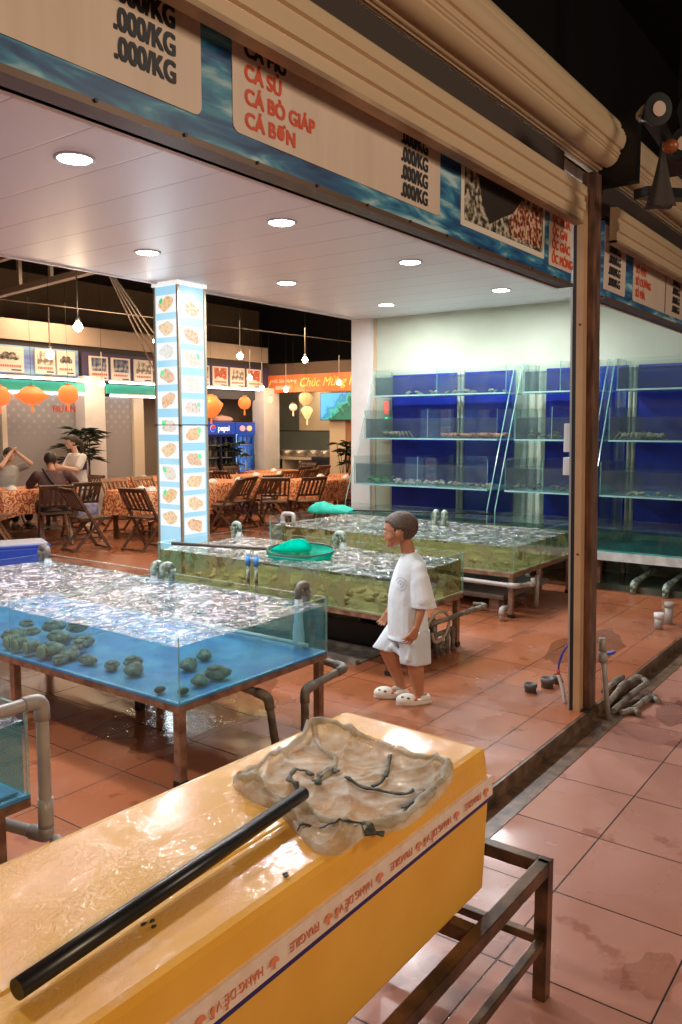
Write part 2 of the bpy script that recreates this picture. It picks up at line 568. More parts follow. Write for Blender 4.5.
# dark wet kerb strip and its shallow gutter at the step
KERB = mat('dirty_concrete_kerb', (0.07, 0.04, 0.025), 0.35, col2=(0.22, 0.13, 0.08), scale=12, bumps=0.4)
b = MB(); b.box((-4, 1.525, -0.085), (9, 1.5415, -0.002)); b.box((-4, 1.40, -0.081), (9, 1.525, -0.077)); struct(b.build('trim_1', KERB))

# back wall of the tank area (runs away from the street), white corner column and side pieces
b = MB(); b.box((8.95, -1.5, 0), (9.15, 6.1, 3.0)); struct(b.build('wall_back', CREAM))
b = MB(); b.box((8.86, 6.06, 0), (9.22, 6.36, 3.0)); struct(b.build('trim_2', WHITEPAINT))
b = MB(); b.box((8.93, 6.02, 0), (8.96, 6.07, 3.0)); struct(b.build('trim_3', mat('tan_edge_strip', (0.6, 0.42, 0.25), 0.5)))


# ceiling of white plastic panels over the tanks, with seams
def ceiling_mat():
    m, nt, p = ntree('white_plastic_ceiling_panels')
    L = nt.links
    tc = N(nt, 'ShaderNodeTexCoord'); sep = N(nt, 'ShaderNodeSeparateXYZ'); L.new(tc.outputs['Object'], sep.inputs[0])
    d = N(nt, 'ShaderNodeMath', operation='PINGPONG'); d.inputs[1].default_value = 0.21
    L.new(sep.outputs['X'], d.inputs[0])
    mr = N(nt, 'ShaderNodeMapRange'); mr.inputs[1].default_value = 0.002; mr.inputs[2].default_value = 0.009
    L.new(d.outputs[0], mr.inputs[0])
    r = ramp(nt, [(0, (0.46, 0.44, 0.45)), (1, (0.74, 0.72, 0.75))])
    L.new(mr.outputs[0], r.inputs['Fac']); L.new(r.outputs['Color'], p.inputs['Base Color'])
    p.inputs['Roughness'].default_value = 0.42
    bump(nt, p, mr.outputs[0], 0.3, 0.004)
    return m


b = MB(); b.box((-3.5, 1.76, 3.0), (9.15, 6.28, 3.06)); struct(b.build('ceiling', ceiling_mat()))
b = MB(); b.box((-3.5, 6.26, 2.985), (8.86, 6.30, 3.075)); struct(b.build('trim_4', mat('white_ceiling_edge', (0.75, 0.72, 0.7), 0.5)))

# dark corrugated roof over the dining room
def corr():
    m, nt, p = ntree('dark_corrugated_roof')
    v = coords(nt, 'Object')
    w = N(nt, 'ShaderNodeTexWave'); w.inputs['Scale'].default_value = 1.6; w.bands_direction = 'Y'
    nt.links.new(v, w.inputs['Vector'])
    p.inputs['Base Color'].default_value = (0.035, 0.028, 0.026, 1); p.inputs['Roughness'].default_value = 0.6
    bump(nt, p, w.outputs['Fac'], 0.8, 0.05)
    return m


CORR = corr()
b = MB(); b.box((-3.5, 6.3, 4.6), (17, 16, 4.68)); struct(b.build('ceiling_dining', CORR))
b = MB(); b.box((-3.5, 6.22, 3.07), (9.2, 6.3, 4.68)); struct(b.build('wall_upper', mat('dark_fascia', (0.03, 0.026, 0.025), 0.7)))
# street side awning: black underside above the rolled shutters
b = MB(); b.box((-4, -5, 4.2), (12, 1.9, 4.28)); struct(b.build('roof', mat('black_awning', (0.006, 0.005, 0.005), 0.95, spec=0.1)))
b = MB(); b.box((-4, 1.77, 3.06), (12, 1.9, 4.2)); struct(b.build('wall_street_upper', mat('black_render', (0.005, 0.004, 0.004), 0.95, spec=0.1)))

# far side of the dining room
FROST = glassy('frosted_glass_far', (0.5, 0.5, 0.5), murk=0.75, murkcol=(0.34, 0.31, 0.29), ior=1.45, rough=0.08, extra=0.03)


def far_wall_mat():
    m, nt, p = ntree('tan_far_wall')
    p.inputs['Base Color'].default_value = (0.42, 0.28, 0.17, 1); p.inputs['Roughness'].default_value = 0.7
    return m


TAN = mat('tan_far_wall', (0.42, 0.29, 0.18), 0.7, col2=(0.48, 0.34, 0.22), scale=1.5)
b = MB(); b.box((-3.5, 14.6, 0), (17, 14.75, 4.6)); struct(b.build('wall_far', TAN))
b = MB(); b.box((16.2, 6.3, 0), (16.35, 14.6, 2.9)); struct(b.build('wall_kitchen_back', CREAM))
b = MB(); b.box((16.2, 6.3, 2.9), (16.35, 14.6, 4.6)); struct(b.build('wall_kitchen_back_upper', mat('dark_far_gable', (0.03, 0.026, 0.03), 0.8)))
b = MB(); b.box((-3.5, 6.3, 0), (-3.4, 14.6, 4.6)); struct(b.build('wall_left', TAN))
b = MB(); b.box((10.45, 13.25, 0), (14.0, 13.35, 3.0)); struct(b.build('wall_fridge', mat('brown_room_wall', (0.26, 0.19, 0.13), 0.7)))
# kitchen front wall: cream pier and brown-orange piece on the right of the opening, cream upper part
CREAMK = mat('kitchen_cream', (0.66, 0.52, 0.34), 0.6)
b = MB(); b.box((14.0, 10.2, 0), (14.2, 10.62, 2.35)); struct(b.build('wall_kitchen', CREAMK))
b = MB(); b.box((14.0, 6.3, 2.36), (14.2, 13.25, 3.0)); struct(b.build('wall_kitchen_lintel', mat('dark_brown_lintel', (0.10, 0.06, 0.04), 0.7)))
b = MB(); b.box((14.02, 6.3, 0), (14.2, 10.2, 2.36)); struct(b.build('wall_kitchen_side', mat('terracotta_wall', (0.42, 0.19, 0.09), 0.7)))
b = MB(); b.box((14.9, 10.62, 1.52), (15.0, 12.2, 2.8)); struct(b.build('wall_kitchen_upper', mat('cream_hood_wall', (0.62, 0.48, 0.30), 0.5)))
# long beam above the menu boards, dark recess beneath it
b = MB(); b.box((-3.4, 12.36, 3.03), (14.0, 12.6, 3.36)); struct(b.build('trim_5', mat('beige_beam', (0.52, 0.40, 0.31), 0.6, col2=(0.42, 0.32, 0.25), scale=1.2)))
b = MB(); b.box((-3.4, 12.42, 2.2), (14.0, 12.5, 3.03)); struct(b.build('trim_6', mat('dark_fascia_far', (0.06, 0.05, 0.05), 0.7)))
# two white columns
for i, (x0, x1) in enumerate(((8.93, 9.36), (13.62, 14.14))):
    b = MB(); b.box((x0, 12.16, 0), (x1, 12.5, 2.49 if i == 0 else 2.46)); struct(b.build('trim_%d' % (7 + i), WHITEPAINT))


# frosted glass partition with a dotted band
def dotted():
    m, nt, p = ntree('dotted_frosted_glass')
    L = nt.links
    v = coords(nt, 'Object', (1, 1, 1), rot=(0, R(45), 0))
    ck = N(nt, 'ShaderNodeTexVoronoi'); ck.inputs['Scale'].default_value = 7.5; ck.inputs['Randomness'].default_value = 0.0
    L.new(v, ck.inputs['Vector'])
    st = N(nt, 'ShaderNodeMapRange'); st.inputs[1].default_value = 0.30; st.inputs[2].default_value = 0.42
    st.inputs[3].default_value = 1; st.inputs[4].default_value = 0
    L.new(ck.outputs['Distance'], st.inputs[0])
    tc = N(nt, 'ShaderNodeTexCoord'); sep = N(nt, 'ShaderNodeSeparateXYZ'); L.new(tc.outputs['Object'], sep.inputs[0])
    zr = N(nt, 'ShaderNodeMapRange'); zr.inputs[1].default_value = 1.35; zr.inputs[2].default_value = 1.8
    L.new(sep.outputs['Z'], zr.inputs[0])
    mu = N(nt, 'ShaderNodeMath', operation='MULTIPLY'); L.new(st.outputs[0], mu.inputs[0]); L.new(zr.outputs[0], mu.inputs[1])
    mx = N(nt, 'ShaderNodeMixRGB'); mx.inputs[1].default_value = (0.34, 0.31, 0.30, 1); mx.inputs[2].default_value = (0.45, 0.42, 0.40, 1)
    L.new(mu.outputs[0], mx.inputs[0]); L.new(mx.outputs[0], p.inputs['Base Color'])
    p.inputs['Roughness'].default_value = 0.12
    return m


DOT = dotted()
for i, (x0, x1) in enumerate(((6.0, 7.48), (7.56, 8.93), (9.36, 10.18))):
    b = MB(); b.box((x0, 12.44, 0), (x1, 12.47, 2.15)); struct(b.build('window_%d' % (i + 1), DOT))
b = MB(); b.box((7.48, 12.38, 0), (7.57, 12.48, 2.15)); struct(b.build('trim_9', mat('cream_frame', (0.72, 0.6, 0.45), 0.5)))
b = MB(); b.box((10.18, 12.38, 0), (10.42, 12.5, 2.15)); struct(b.build('trim_10', mat('cream_frame2', (0.72, 0.6, 0.45), 0.5)))
b = MB(); b.box((10.42, 12.5, 0), (10.5, 13.3, 3.0)); struct(b.build('wall_return', TAN))

# ================================================================== FRONT: COLUMN, SIGN BOARDS, SHUTTERS
t = thing('steel_post', 'rusty brown steel post at the street edge carrying the shutter guides', 'post', (4.5, 1.56, 0))
RUST = mat('flaking_rusty_paint', (0.075, 0.036, 0.025), 0.45, 0.2, col2=(0.22, 0.11, 0.07), scale=9, bumps=0.5, stretch=(3, 3, 0.6))
b = MB(); b.box((-0.06, -0.035, 0), (0.045, 0.035, 2.95), bev=0.006); b.build('post_tube', RUST, t)
TANSTEEL = mat('tan_painted_steel', (0.55, 0.33, 0.17), 0.4, 0.1, col2=(0.48, 0.28, 0.15), scale=5)
b = MB(); b.box((-0.115, 0.002, 0), (-0.061, 0.040, 2.84)); b.build('guide_cheek', TANSTEEL, t)
b = MB(); b.box((-0.112, 0.041, 0.0), (-0.062, 0.060, 2.7)); b.build('guide_slot', BLACK, t)
b = MB(); b.box((-0.115, 0.061, 0), (-0.062, 0.072, 2.35)); b.build('guide_flange', mat('grey_aluminium', (0.55, 0.52, 0.48), 0.35, 0.6), t)
b = MB(); b.box((-0.10, -0.045, -0.0), (0.06, 0.06, 0.010)); b.build('foot_plate', STEEL_D, t)
for z in (0.9, 2.15):
    b = MB(); b.cyl((-0.116, 0.02, z), (-0.119, 0.02, z), 0.006); b.build('bolt', BLACK, t)
t.rotation_euler = (-0.0167, -0.012, 0)

t = thing('wall_socket_box', 'white surface socket box high on the shutter post with a red plug', 'socket', (4.47, 1.70, 1.33))
b = MB(); b.box((-0.03, -0.03, 0.0), (0.03, 0.02, 0.10), bev=0.006); b.box((-0.03, -0.03, 0.13), (0.03, 0.02, 0.29), bev=0.006); b.build('box_body', WHITE, t)
b = MB(); b.box((-0.02, -0.036, 0.105), (0.02, -0.005, 0.125)); b.build('switch', BLUEPL, t)
b = MB(); b.cyl((0.0, -0.035, 0.03), (0.015, -0.04, 0.07), 0.008); b.build('plug', mat('red_plastic', (0.6, 0.05, 0.03), 0.4), t)

# shutter curtain profile helper: rounded slats on a roll
SHUT = mat('beige_shutter_enamel', (0.54, 0.39, 0.23), 0.38, 0.1, col2=(0.60, 0.44, 0.28), scale=1.5, stretch=(0.3, 1, 1))
SHUTD = mat('shaded_rust_lip', (0.20, 0.12, 0.07), 0.5, col2=(0.42, 0.28, 0.16), scale=6, stretch=(0.5, 1, 1))  # darker, rusty copy of the enamel with shade under the rail painted in


def shutter(x0, x1, label, ext=0.0):
    t = thing('roller_shutter', label, 'shutter', ((x0 + x1) / 2, 1.6, 2.6), group=None)
    a, c = x0 - (x0 + x1) / 2, x1 - (x0 + x1) / 2
    # the rolled-up curtain: scalloped slats round a coil
    n = 120; prof = []
    slat = 7
    for j in range(n):
        th = 2 * PI * j / n
        u = (th * slat / (2 * PI)) % 1.0
        r = 0.134 + 0.012 * (1 - (2 * u - 1) ** 2) - (0.008 if u < 0.05 or u > 0.95 else 0) - (0.006 if 0.18 < u < 0.22 else 0) - (0.004 if 0.3 < u < 0.33 else 0)
        prof.append((math.cos(th) * r, 0.52 + math.sin(th) * r))
    b = MB(); b.prism([(y + 0.0, z) for y, z in prof], 'x', a, c + ext); b.build('rolled_curtain', SHUT, t)
    b = MB(); b.cyl((a - 0.03, 0, 0.52), (c + ext + 0.03, 0, 0.52), 0.05); b.build('axle', BLACKM, t)
    # lowered end rail in front of the sign with stepped mouldings
    p2 = [(-0.10, 0.0), (-0.10, 0.055), (-0.112, 0.06), (-0.112, 0.10), (-0.104, 0.105), (-0.104, 0.125), (-0.116, 0.13), (-0.116, 0.17), (-0.10, 0.185), (-0.06, 0.19), (-0.06, 0.0)]
    b = MB(); b.prism(p2, 'x', a, c); b.build('end_rail', SHUT, t)
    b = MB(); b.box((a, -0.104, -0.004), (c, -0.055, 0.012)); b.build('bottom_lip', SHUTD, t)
    b = MB(); b.box((a, 0.005, 0.16), (c, 0.045, 0.36)); b.build('gap_shade', mat('shutter_gap_shade', (0.04, 0.025, 0.018), 0.7), t)  # dark box standing in for the shade between rail and coil
    return t


shutter(-1.6, 4.05, 'long beige roller shutter coiled above the main fish price sign', 0.47)
shutter(4.56, 9.0, 'beige roller shutter coiled over the right-hand bay beyond the post')
# black bracket between the two coils
t = thing('shutter_bracket', 'black steel arm reaching out over the post between the shutter coils', 'bracket', (4.5, 1.5, 2.9))
b = MB(); b.box((0.03, -0.10, 0.0), (0.10, 0.1, 0.36)); b.build('bearing_plate', BLACKM, t)
b = MB(); b.bar((0.06, -0.12, -0.06), (0.60, -0.34, 0.0), 0.09, 0.05); b.build('arm', BLACKM, t)


# water-picture printed board
def seaprint():
    m, nt, p = ntree('printed_sea_picture')
    L = nt.links
    v = coords(nt, 'Object', (1.6, 1, 9), rot=(0, R(-14), 0))
    n = N(nt, 'ShaderNodeTexNoise'); n.inputs['Scale'].default_value = 2.2; n.inputs['Detail'].default_value = 7; n.inputs['Distortion'].default_value = 0.7
    L.new(v, n.inputs['Vector'])
    r = ramp(nt, [(0.33, (0.006, 0.03, 0.11)), (0.46, (0.015, 0.10, 0.24)), (0.56, (0.05, 0.25, 0.38)), (0.68, (0.42, 0.58, 0.62))])
    L.new(n.outputs['Fac'], r.inputs['Fac']); L.new(r.outputs['Color'], p.inputs['Base Color'])
    p.inputs['Roughness'].default_value = 0.4
    return m


SEA = seaprint()
PANELC = mat('cream_print', (0.66, 0.52, 0.42), 0.45, col2=(0.60, 0.47, 0.37), scale=3, stretch=(6, 1, 0.4))
INK = mat('black_print', (0.02, 0.018, 0.02), 0.5)
REDINK = mat('red_orange_print', (0.62, 0.075, 0.02), 0.5)


def rounded_panel(x0, x1, z0, z1, y, r, name, m, parent, corners=(1, 1, 0, 0)):
    """corners: bottom-left, bottom-right, top-right, top-left"""
    pts = []
    for (cx, cz, a0, on) in ((x0 + r, z0 + r, PI, corners[0]), (x1 - r, z0 + r, 1.5 * PI, corners[1]), (x1 - r, z1 - r, 0, corners[2]), (x0 + r, z1 - r, PI / 2, corners[3])):
        if on:
            for j in range(7):
                a = a0 + PI / 2 * j / 6
                pts.append((cx + math.cos(a) * r, cz + math.sin(a) * r))
        else:
            pts.append((cx + (r if a0 in (0, 1.5 * PI) else -r), cz + (r if a0 in (0, PI / 2) else -r)))
    b = MB(); b.prism(pts, 'y', y - 0.002, y); return b.build(name, m, parent)


def photo_mat(name, stops, scale=30, dist=0.0):
    if name in MATS: return MATS[name]
    m, nt, p = ntree(name)
    v = coords(nt, 'Object')
    n = N(nt, 'ShaderNodeTexNoise'); n.inputs['Scale'].default_value = scale; n.inputs['Detail'].default_value = 5; n.inputs['Distortion'].default_value = dist
    nt.links.new(v, n.inputs['Vector'])
    r = ramp(nt, stops); nt.links.new(n.outputs['Fac'], r.inputs['Fac']); nt.links.new(r.outputs['Color'], p.inputs['Base Color'])
    p.inputs['Roughness'].default_value = 0.4
    MATS[name] = m
    return m


SY = 1.6
t = thing('price_sign', 'long blue sea-print fish price sign under the main shutter', 'sign', (1.3, SY, 2.33))


def X(x): return x - 1.3


def Z(z): return z - 2.33


b = MB(); b.box((X(-1.6), 0, 0), (X(4.17), 0.05, 0.42)); b.build('board', SEA, t)
b = MB(); b.box((X(-1.6), -0.012, -0.012), (X(4.17), 0.07, 0.006)); b.build('bottom_trim', mat('dark_sign_trim', (0.12, 0.07, 0.04), 0.4, 0.3), t)
b = MB(); b.box((X(-1.6), 0.052, -0.012), (X(4.17), 0.09, 0.60)); b.build('backing_panel', WHITEPAINT, t)
for k in range(13):
    b = MB(); b.cyl((X(0.95 + k * 0.27), -0.013, 0.002), (X(0.95 + k * 0.27), -0.018, 0.002), 0.005, n=8); b.build('screw', BLACK, t)
rounded_panel(X(-0.2), X(1.56), Z(2.398), Z(2.75), -0.001, 0.025, 'price_panel', PANELC, t)
rounded_panel(X(1.676), X(2.80), Z(2.397), Z(2.75), -0.001, 0.025, 'price_panel', PANELC, t)
rounded_panel(X(2.968), X(3.806), Z(2.40), Z(2.66), -0.001, 0.006, 'photo_border', mat('white_print', (0.7, 0.62, 0.52), 0.5), t)
rounded_panel(X(3.865), X(4.165), Z(2.385), Z(2.75), -0.001, 0.012, 'price_panel', PANELC, t)
for i, z in enumerate((2.45, 2.515, 2.58, 2.645)):
    text('.000/KG', (X(1.283), -0.0035, Z(z)), 0.072, INK, t, bold=0.0040, sx=0.78)
for i, (s, z) in enumerate((('CÁ BƠN', 2.420), ('CÁ BÒ GIÁP', 2.482), ('CÁ SỦ', 2.545), ('CÁ MÚ', 2.607))):
    text(s, (X(1.722), -0.0035, Z(z)), 0.058, INK if i == 3 else REDINK, t, bold=0.0030, sx=(1.0, 0.97, 0.95, 0.97)[i])
for i, z in enumerate((2.415, 2.475, 2.535, 2.595)):
    text('.000/KG', (X(2.523), -0.0035, Z(z)), 0.068, INK, t, bold=0.0040, sx=0.80)
# sea-food photograph print: dark shell shape over pale gravel, red-brown clams at right
pic = MB(); pic.box((X(2.995), -0.0045, Z(2.425)), (X(3.78), -0.0032, Z(2.65)))
pic.build('photo_print', photo_mat('gravel_print', [(0.42, (0.03, 0.025, 0.02)), (0.5, (0.24, 0.2, 0.14)), (0.6, (0.52, 0.48, 0.38))], 34), t)
b = MB(); b.prism([(X(3.10), Z(2.65)), (X(3.14), Z(2.54)), (X(3.22), Z(2.45)), (X(3.34), Z(2.50)), (X(3.48), Z(2.55)), (X(3.56), Z(2.65))], 'y', -0.0055, -0.0046)
b.build('photo_print', mat('dark_shell_print', (0.025, 0.018, 0.014), 0.4), t)
b = MB(); b.prism([(X(3.42), Z(2.44)), (X(3.40), Z(2.50)), (X(3.52), Z(2.60)), (X(3.77), Z(2.62)), (X(3.77), Z(2.44))], 'y', -0.0060, -0.0047)
b.build('photo_print', photo_mat('clam_print', [(0.42, (0.12, 0.02, 0.01)), (0.5, (0.34, 0.12, 0.06)), (0.58, (0.6, 0.42, 0.28))], 44), t)
for i, (s, z) in enumerate((('ỐC MÓNG', 2.403), ('ỐC GIÁC', 2.470), ('ỐC GAI', 2.533), ('ỐC HOA', 2.592))):
    text(s, (X(3.90), -0.0035, Z(z)), 0.060, REDINK, t, bold=0.0036, sx=0.95)

t = thing('price_sign', 'shorter blue sea-print price sign in the right-hand bay beyond the post', 'sign', (4.66, SY, 2.33))
b = MB(); b.box((0, 0, 0), (4.4, 0.05, 0.42)); b.build('board', SEA, t)
b = MB(); b.box((0, -0.012, -0.012), (4.4, 0.07, 0.006)); b.build('bottom_trim', mat('dark_sign_trim', (0.12, 0.07, 0.04), 0.4, 0.3), t)
b = MB(); b.box((0, 0.052, -0.012), (4.4, 0.09, 0.60)); b.build('backing_panel', WHITEPAINT, t)
rounded_panel(-0.0, 0.38, 0.045, 0.4, -0.001, 0.02, 'price_panel', PANELC, t, (0, 1, 0, 0))
rounded_panel(0.53, 3.2, 0.045, 0.4, -0.001, 0.02, 'price_panel', PANELC, t)
for z in (0.078, 0.140, 0.202, 0.262):
    text('.000/KG', (0.07, -0.0035, z), 0.064, INK, t, bold=0.0040, sx=0.98)
    text('.000/KG', (1.42, -0.0035, z - 0.0), 0.064, INK, t, bold=0.0040, sx=0.95)
for s, z in (('SÒ MÍA', 0.078), ('SÒ DƯƠNG', 0.150), ('SÒ MÁY', 0.222)):
    text(s, (0.58, -0.0035, z), 0.064, REDINK, t, bold=0.0040, sx=0.95)
b = MB(); b.box((1.24, -0.004, 0.05), (1.255, -0.0032, 0.3)); b.build('divider_line', INK, t)

# lamp cluster and hanging cloth at the top right
t = thing('spot_lamp', 'black twin-headed spotlight bolted under the dark awning', 'lamp', (3.80, 1.1, 2.93))
b = MB(); b.bar((0.75, 0.0, -0.10), (-0.15, 0.0, 0.0), 0.05); b.bar((0.55, 0.02, -0.08), (0.55, 0.02, 1.27), 0.05); b.bar((0.45, 0.0, -0.1), (0.20, 0.0, 0.12), 0.09); b.build('bracket', BLACKM, t)
for k, (p, d) in enumerate((((-0.09, 0.03, 0.0), (-0.10, -0.12, -0.02)), ((0.30, 0.03, -0.0), (-0.08, -0.10, -0.05)))):
    p = Vector(p); q = p + Vector(d).normalized() * 0.12
    b = MB(); b.tube([p, p.lerp(q, .35), p.lerp(q, .8), q], [0.03, 0.045, 0.062, 0.064], 18); h = b.build('lamp_head', mat('black_gloss', (0.015, 0.013, 0.012), 0.15), t)
    b = MB(); b.cyl(q, q + (q - p).normalized() * 0.006, 0.03, n=16); b.build('lens', mat('pale_lens', (0.45, 0.33, 0.26), 0.2), h)
b = MB(); b.ell((0.07, -0.05, -0.10), (0.035, 0.035, 0.03)); b.build('orange_cap', mat('dark_orange', (0.25, 0.06, 0.01), 0.4), t)
t = thing('hanging_cloth', 'dark cone-shaped cloth hanging from the spotlight beside the shutter end', 'cloth', (3.93, 1.1, 2.59))
rg = []
for k, (z, rr) in enumerate(((0.30, 0.012), (0.22, 0.025), (0.12, 0.06), (0.03, 0.10), (0.0, 0.118))):
    rg.append([(math.cos(2 * PI * j / 24) * rr * (1 + 0.18 * math.cos(4 * 2 * PI * j / 24)), math.sin(2 * PI * j / 24) * rr * 0.5 * (1 + 0.18 * math.cos(4 * 2 * PI * j / 24)), z + 0.02 * math.cos(2 * PI * j / 24)) for j in range(24)])
b = MB(); b.loft(rg); b.build('cloth', mat('dark_brown_cloth', (0.035, 0.025, 0.02), 0.9), t)

# ------------------------------------------------------------------ ceiling downlights
EMIT = mat('downlight_glow', (1, 1, 1), 0.5, emit=22, ecol=(0.92, 0.97, 1.0))
t = None
names = {(0, 0): 'nearest the left edge under the sign', }
rows = [(3.75, (1.0, 2.74, 4.40, 6.08, 7.85), 'street-side'), (5.25, (1.1, 2.8, 4.50, 6.23, 8.00), 'dining-side')]
ordn = ('first', 'second', 'third', 'fourth', 'fifth')
proto = None
for (yy, xs, rn) in rows:
    for i, x in enumerate(xs):
        lab = 'round white recessed downlight, %s from the left end of the %s ceiling row' % (ordn[i], rn)
        if proto is None:
            proto = thing('ceiling_downlight', lab, 'downlight', (x, yy, 3.0), group='downlights in the white ceiling')
            b = MB(); b.lathe([(0.105, 0.0), (0.108, -0.006), (0.092, -0.010), (0.085, -0.004)], n=28); b.build('bezel', WHITE, proto)
            b = MB(); b.lathe([(0.0, -0.012), (0.082, -0.0112), (0.084, -0.004), (0.0, -0.004)], n=28); b.build('diffuser', EMIT, proto)
        else:
            dup(proto, (x, yy, 3.0), label=lab)
        light('downlight_light', 'AREA', (x, yy, 2.97), 27, COOL, 0.16, target=(x, yy, 0))

# ================================================================== GLASS TANKS
def wavy_top(parent, x0, x1, y0, y1, z, m, amp=0.006, nx=70, ny=70, seed=0, name='water_surface'):
    rr = random.Random(seed)
    ws = [(rr.uniform(0, 2 * PI), rr.uniform(6, 34), rr.uniform(0, 6)) for _ in range(16)]
    b = MB(); vs = []
    for i in range(nx + 1):
        row = []
        for j in range(ny + 1):
            x = x0 + (x1 - x0) * i / nx; y = y0 + (y1 - y0) * j / ny
            h = sum(math.sin(math.cos(a) * k * x + math.sin(a) * k * y + ph) * 8 / (k + 8) for a, k, ph in ws) * amp / 3
            row.append(b.bm.verts.new((x, y, z + h)))
        vs.append(row)
    for i in range(nx):
        for j in range(ny):
            f = b.bm.faces.new((vs[i][j], vs[i + 1][j], vs[i + 1][j + 1], vs[i][j + 1])); f.smooth = True
    o = b.build(name, m, parent)
    return o


def tank(label, x0, x1, y0, y1, z0, z1, zw, bed, wtop, wside, dividers=(), legs=(), frame=STEEL_B, amp=0.006, ripple_seed=1, name='fish_tank', group=None, bot=0.04):
    """glass tank on its own steel stand; local origin on the floor under the centre"""
    cx, cy = (x0 + x1) / 2, (y0 + y1) / 2
    t = thing(name, label, 'fish tank', (cx, cy, 0), group=group)
    a, c, d, e = x0 - cx, x1 - cx, y0 - cy, y1 - cy
    g = 0.010
    pane(t, (a, d, z0), (a + g, e, z1)); pane(t, (c - g, d, z0), (c, e, z1))
    pane(t, (a + g, d, z0), (c - g, d + g, z1)); pane(t, (a + g, e - g, z0), (c - g, e, z1))
    b = MB(); b.box((a, d, z0 - 0.012), (c, e, z0 - 0.001)); b.build('tank_floor', bed, t)
    for dy in dividers:
        pane(t, (a + g, dy - cy - 0.004, z0), (c - g, dy - cy + 0.004, z1 - 0.002), 'divider')
    # water: side faces and the surface
    b = MB(); i = g + 0.004
    for q in (((a + i, d + i), (a + i, e - i)), ((c - i, d + i), (c - i, e - i)), ((a + i, d + i), (c - i, d + i)), ((a + i, e - i), (c - i, e - i))):
        (xa, ya), (xb, yb) = q
        b.poly([(xa, ya, z0 + 0.002), (xb, yb, z0 + 0.002), (xb, yb, zw), (xa, ya, zw)])
    w = b.build('water', wside, t)
    s = wavy_top(w, a + g, c - g, d + g, e - g, zw, wtop, amp, seed=ripple_seed, nx=60, ny=int(60 * max(1, (e - d) / (c - a))))
    # stand
    zt = z0 - 0.014
    b = MB(); h = 0.03
    b.box((a, d, zt - h), (c, d + h, zt)); b.box((a, e - h, zt - h), (c, e, zt)); b.box((a, d + h, zt - h), (a + h, e - h, zt)); b.box((c - h, d + h, zt - h), (c, e - h, zt))
    for k in range(1, 3):
        xx = a + (c - a) * k / 3; b.box((xx - .015, d + h, zt - h), (xx + .015, e - h, zt))
    b.build('stand_frame', frame, t)
    for (lx, ly) in legs:
        b = MB(); b.box((lx - cx - .02, ly - cy - .02, 0.0), (lx - cx + .02, ly - cy + .02, zt - h))
        b.box((lx - cx - .024, ly - cy - .024, 0.0), (lx - cx + .024, ly - cy + .024, 0.03), mi=1)
        b.build('leg', [frame, BLACK], t)
    return t


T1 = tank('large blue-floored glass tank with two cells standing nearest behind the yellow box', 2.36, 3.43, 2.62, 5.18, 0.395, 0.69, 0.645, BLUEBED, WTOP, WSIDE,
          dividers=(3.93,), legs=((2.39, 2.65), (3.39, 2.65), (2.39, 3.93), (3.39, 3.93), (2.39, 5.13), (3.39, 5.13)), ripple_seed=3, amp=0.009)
T2 = tank('olive murky glass tank with a green hand net on it, behind the boy', 4.30, 5.27, 2.77, 4.98, 0.40, 0.69, 0.635, OLIVEBED, WTOPG, WSIDEG,
          dividers=(3.95,), legs=((4.33, 2.80), (5.22, 2.80), (4.33, 4.0), (5.22, 4.0), (4.33, 4.93), (5.22, 4.93)), ripple_seed=8, amp=0.009)
T3 = tank('long olive glass tank in front of the tiered tank rack', 6.25, 7.62, 2.82, 5.52, 0.39, 0.69, 0.60, OLIVEBED, WTOPG, WSIDEG,
          dividers=(4.4,), legs=((6.28, 2.85), (7.58, 2.85), (6.28, 4.3), (7.58, 4.3), (6.28, 5.48), (7.58, 5.48)), ripple_seed=5, amp=0.007)
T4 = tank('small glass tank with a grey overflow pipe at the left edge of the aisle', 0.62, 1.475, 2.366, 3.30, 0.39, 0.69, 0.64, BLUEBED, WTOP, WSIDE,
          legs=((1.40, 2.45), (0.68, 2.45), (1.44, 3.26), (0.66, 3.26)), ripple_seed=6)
b = MB(); b.box((-0.40, -0.44, 0.393), (0.40, 0.44, 0.40)); b.build('floor_sheet', BLUEBED, T4)


def pipe_tree(name, label, loc, paths, r, m, cat='pipe', joints=True, group=None):
    """paths in world coordinates"""
    L = Vector(loc)
    t = thing(name, label, cat, loc, group=group)
    for k, p in enumerate(paths):
        q = [Vector(v) - L for v in p]
        b = MB(); b.tube(elbowed(q, r * 2.2), r, 12); o = b.build('pipe', m, t)
        if joints:
            for a, c, d in zip(q, q[1:], q[2:]):
                f = MB()
                f.tube(elbowed([c + (a - c).normalized() * min(r * 3.2, (a - c).length * .5), c, c + (d - c).normalized() * min(r * 3.2, (d - c).length * .5)], r * 2.2), r * 1.22, 12)
                f.build('elbow_fitting', m, t)
    return t


# overflow pipe of the little tank
pipe_tree('overflow_pipe', 'grey plastic overflow pipe hooked over the small tank at the left edge', (1.50, 2.40, 0),
          [[(0.95, 2.345, 0.705), (1.515, 2.345, 0.705), (1.515, 2.345, 0.30), (1.515, 2.345, 0.235), (1.40, 2.9, 0.235)],
           [(1.515, 2.30, 0.235), (1.515, 2.20, 0.20), (1.15, 2.20, 0.19)]], 0.021, PVC)
pipe_tree('pipe_stub', 'short grey pipe stub standing beside the leg of the small tank', (1.50, 2.36, 0), [[(1.50, 2.36, 0), (1.50, 2.36, 0.05)]], 0.024, PVC)


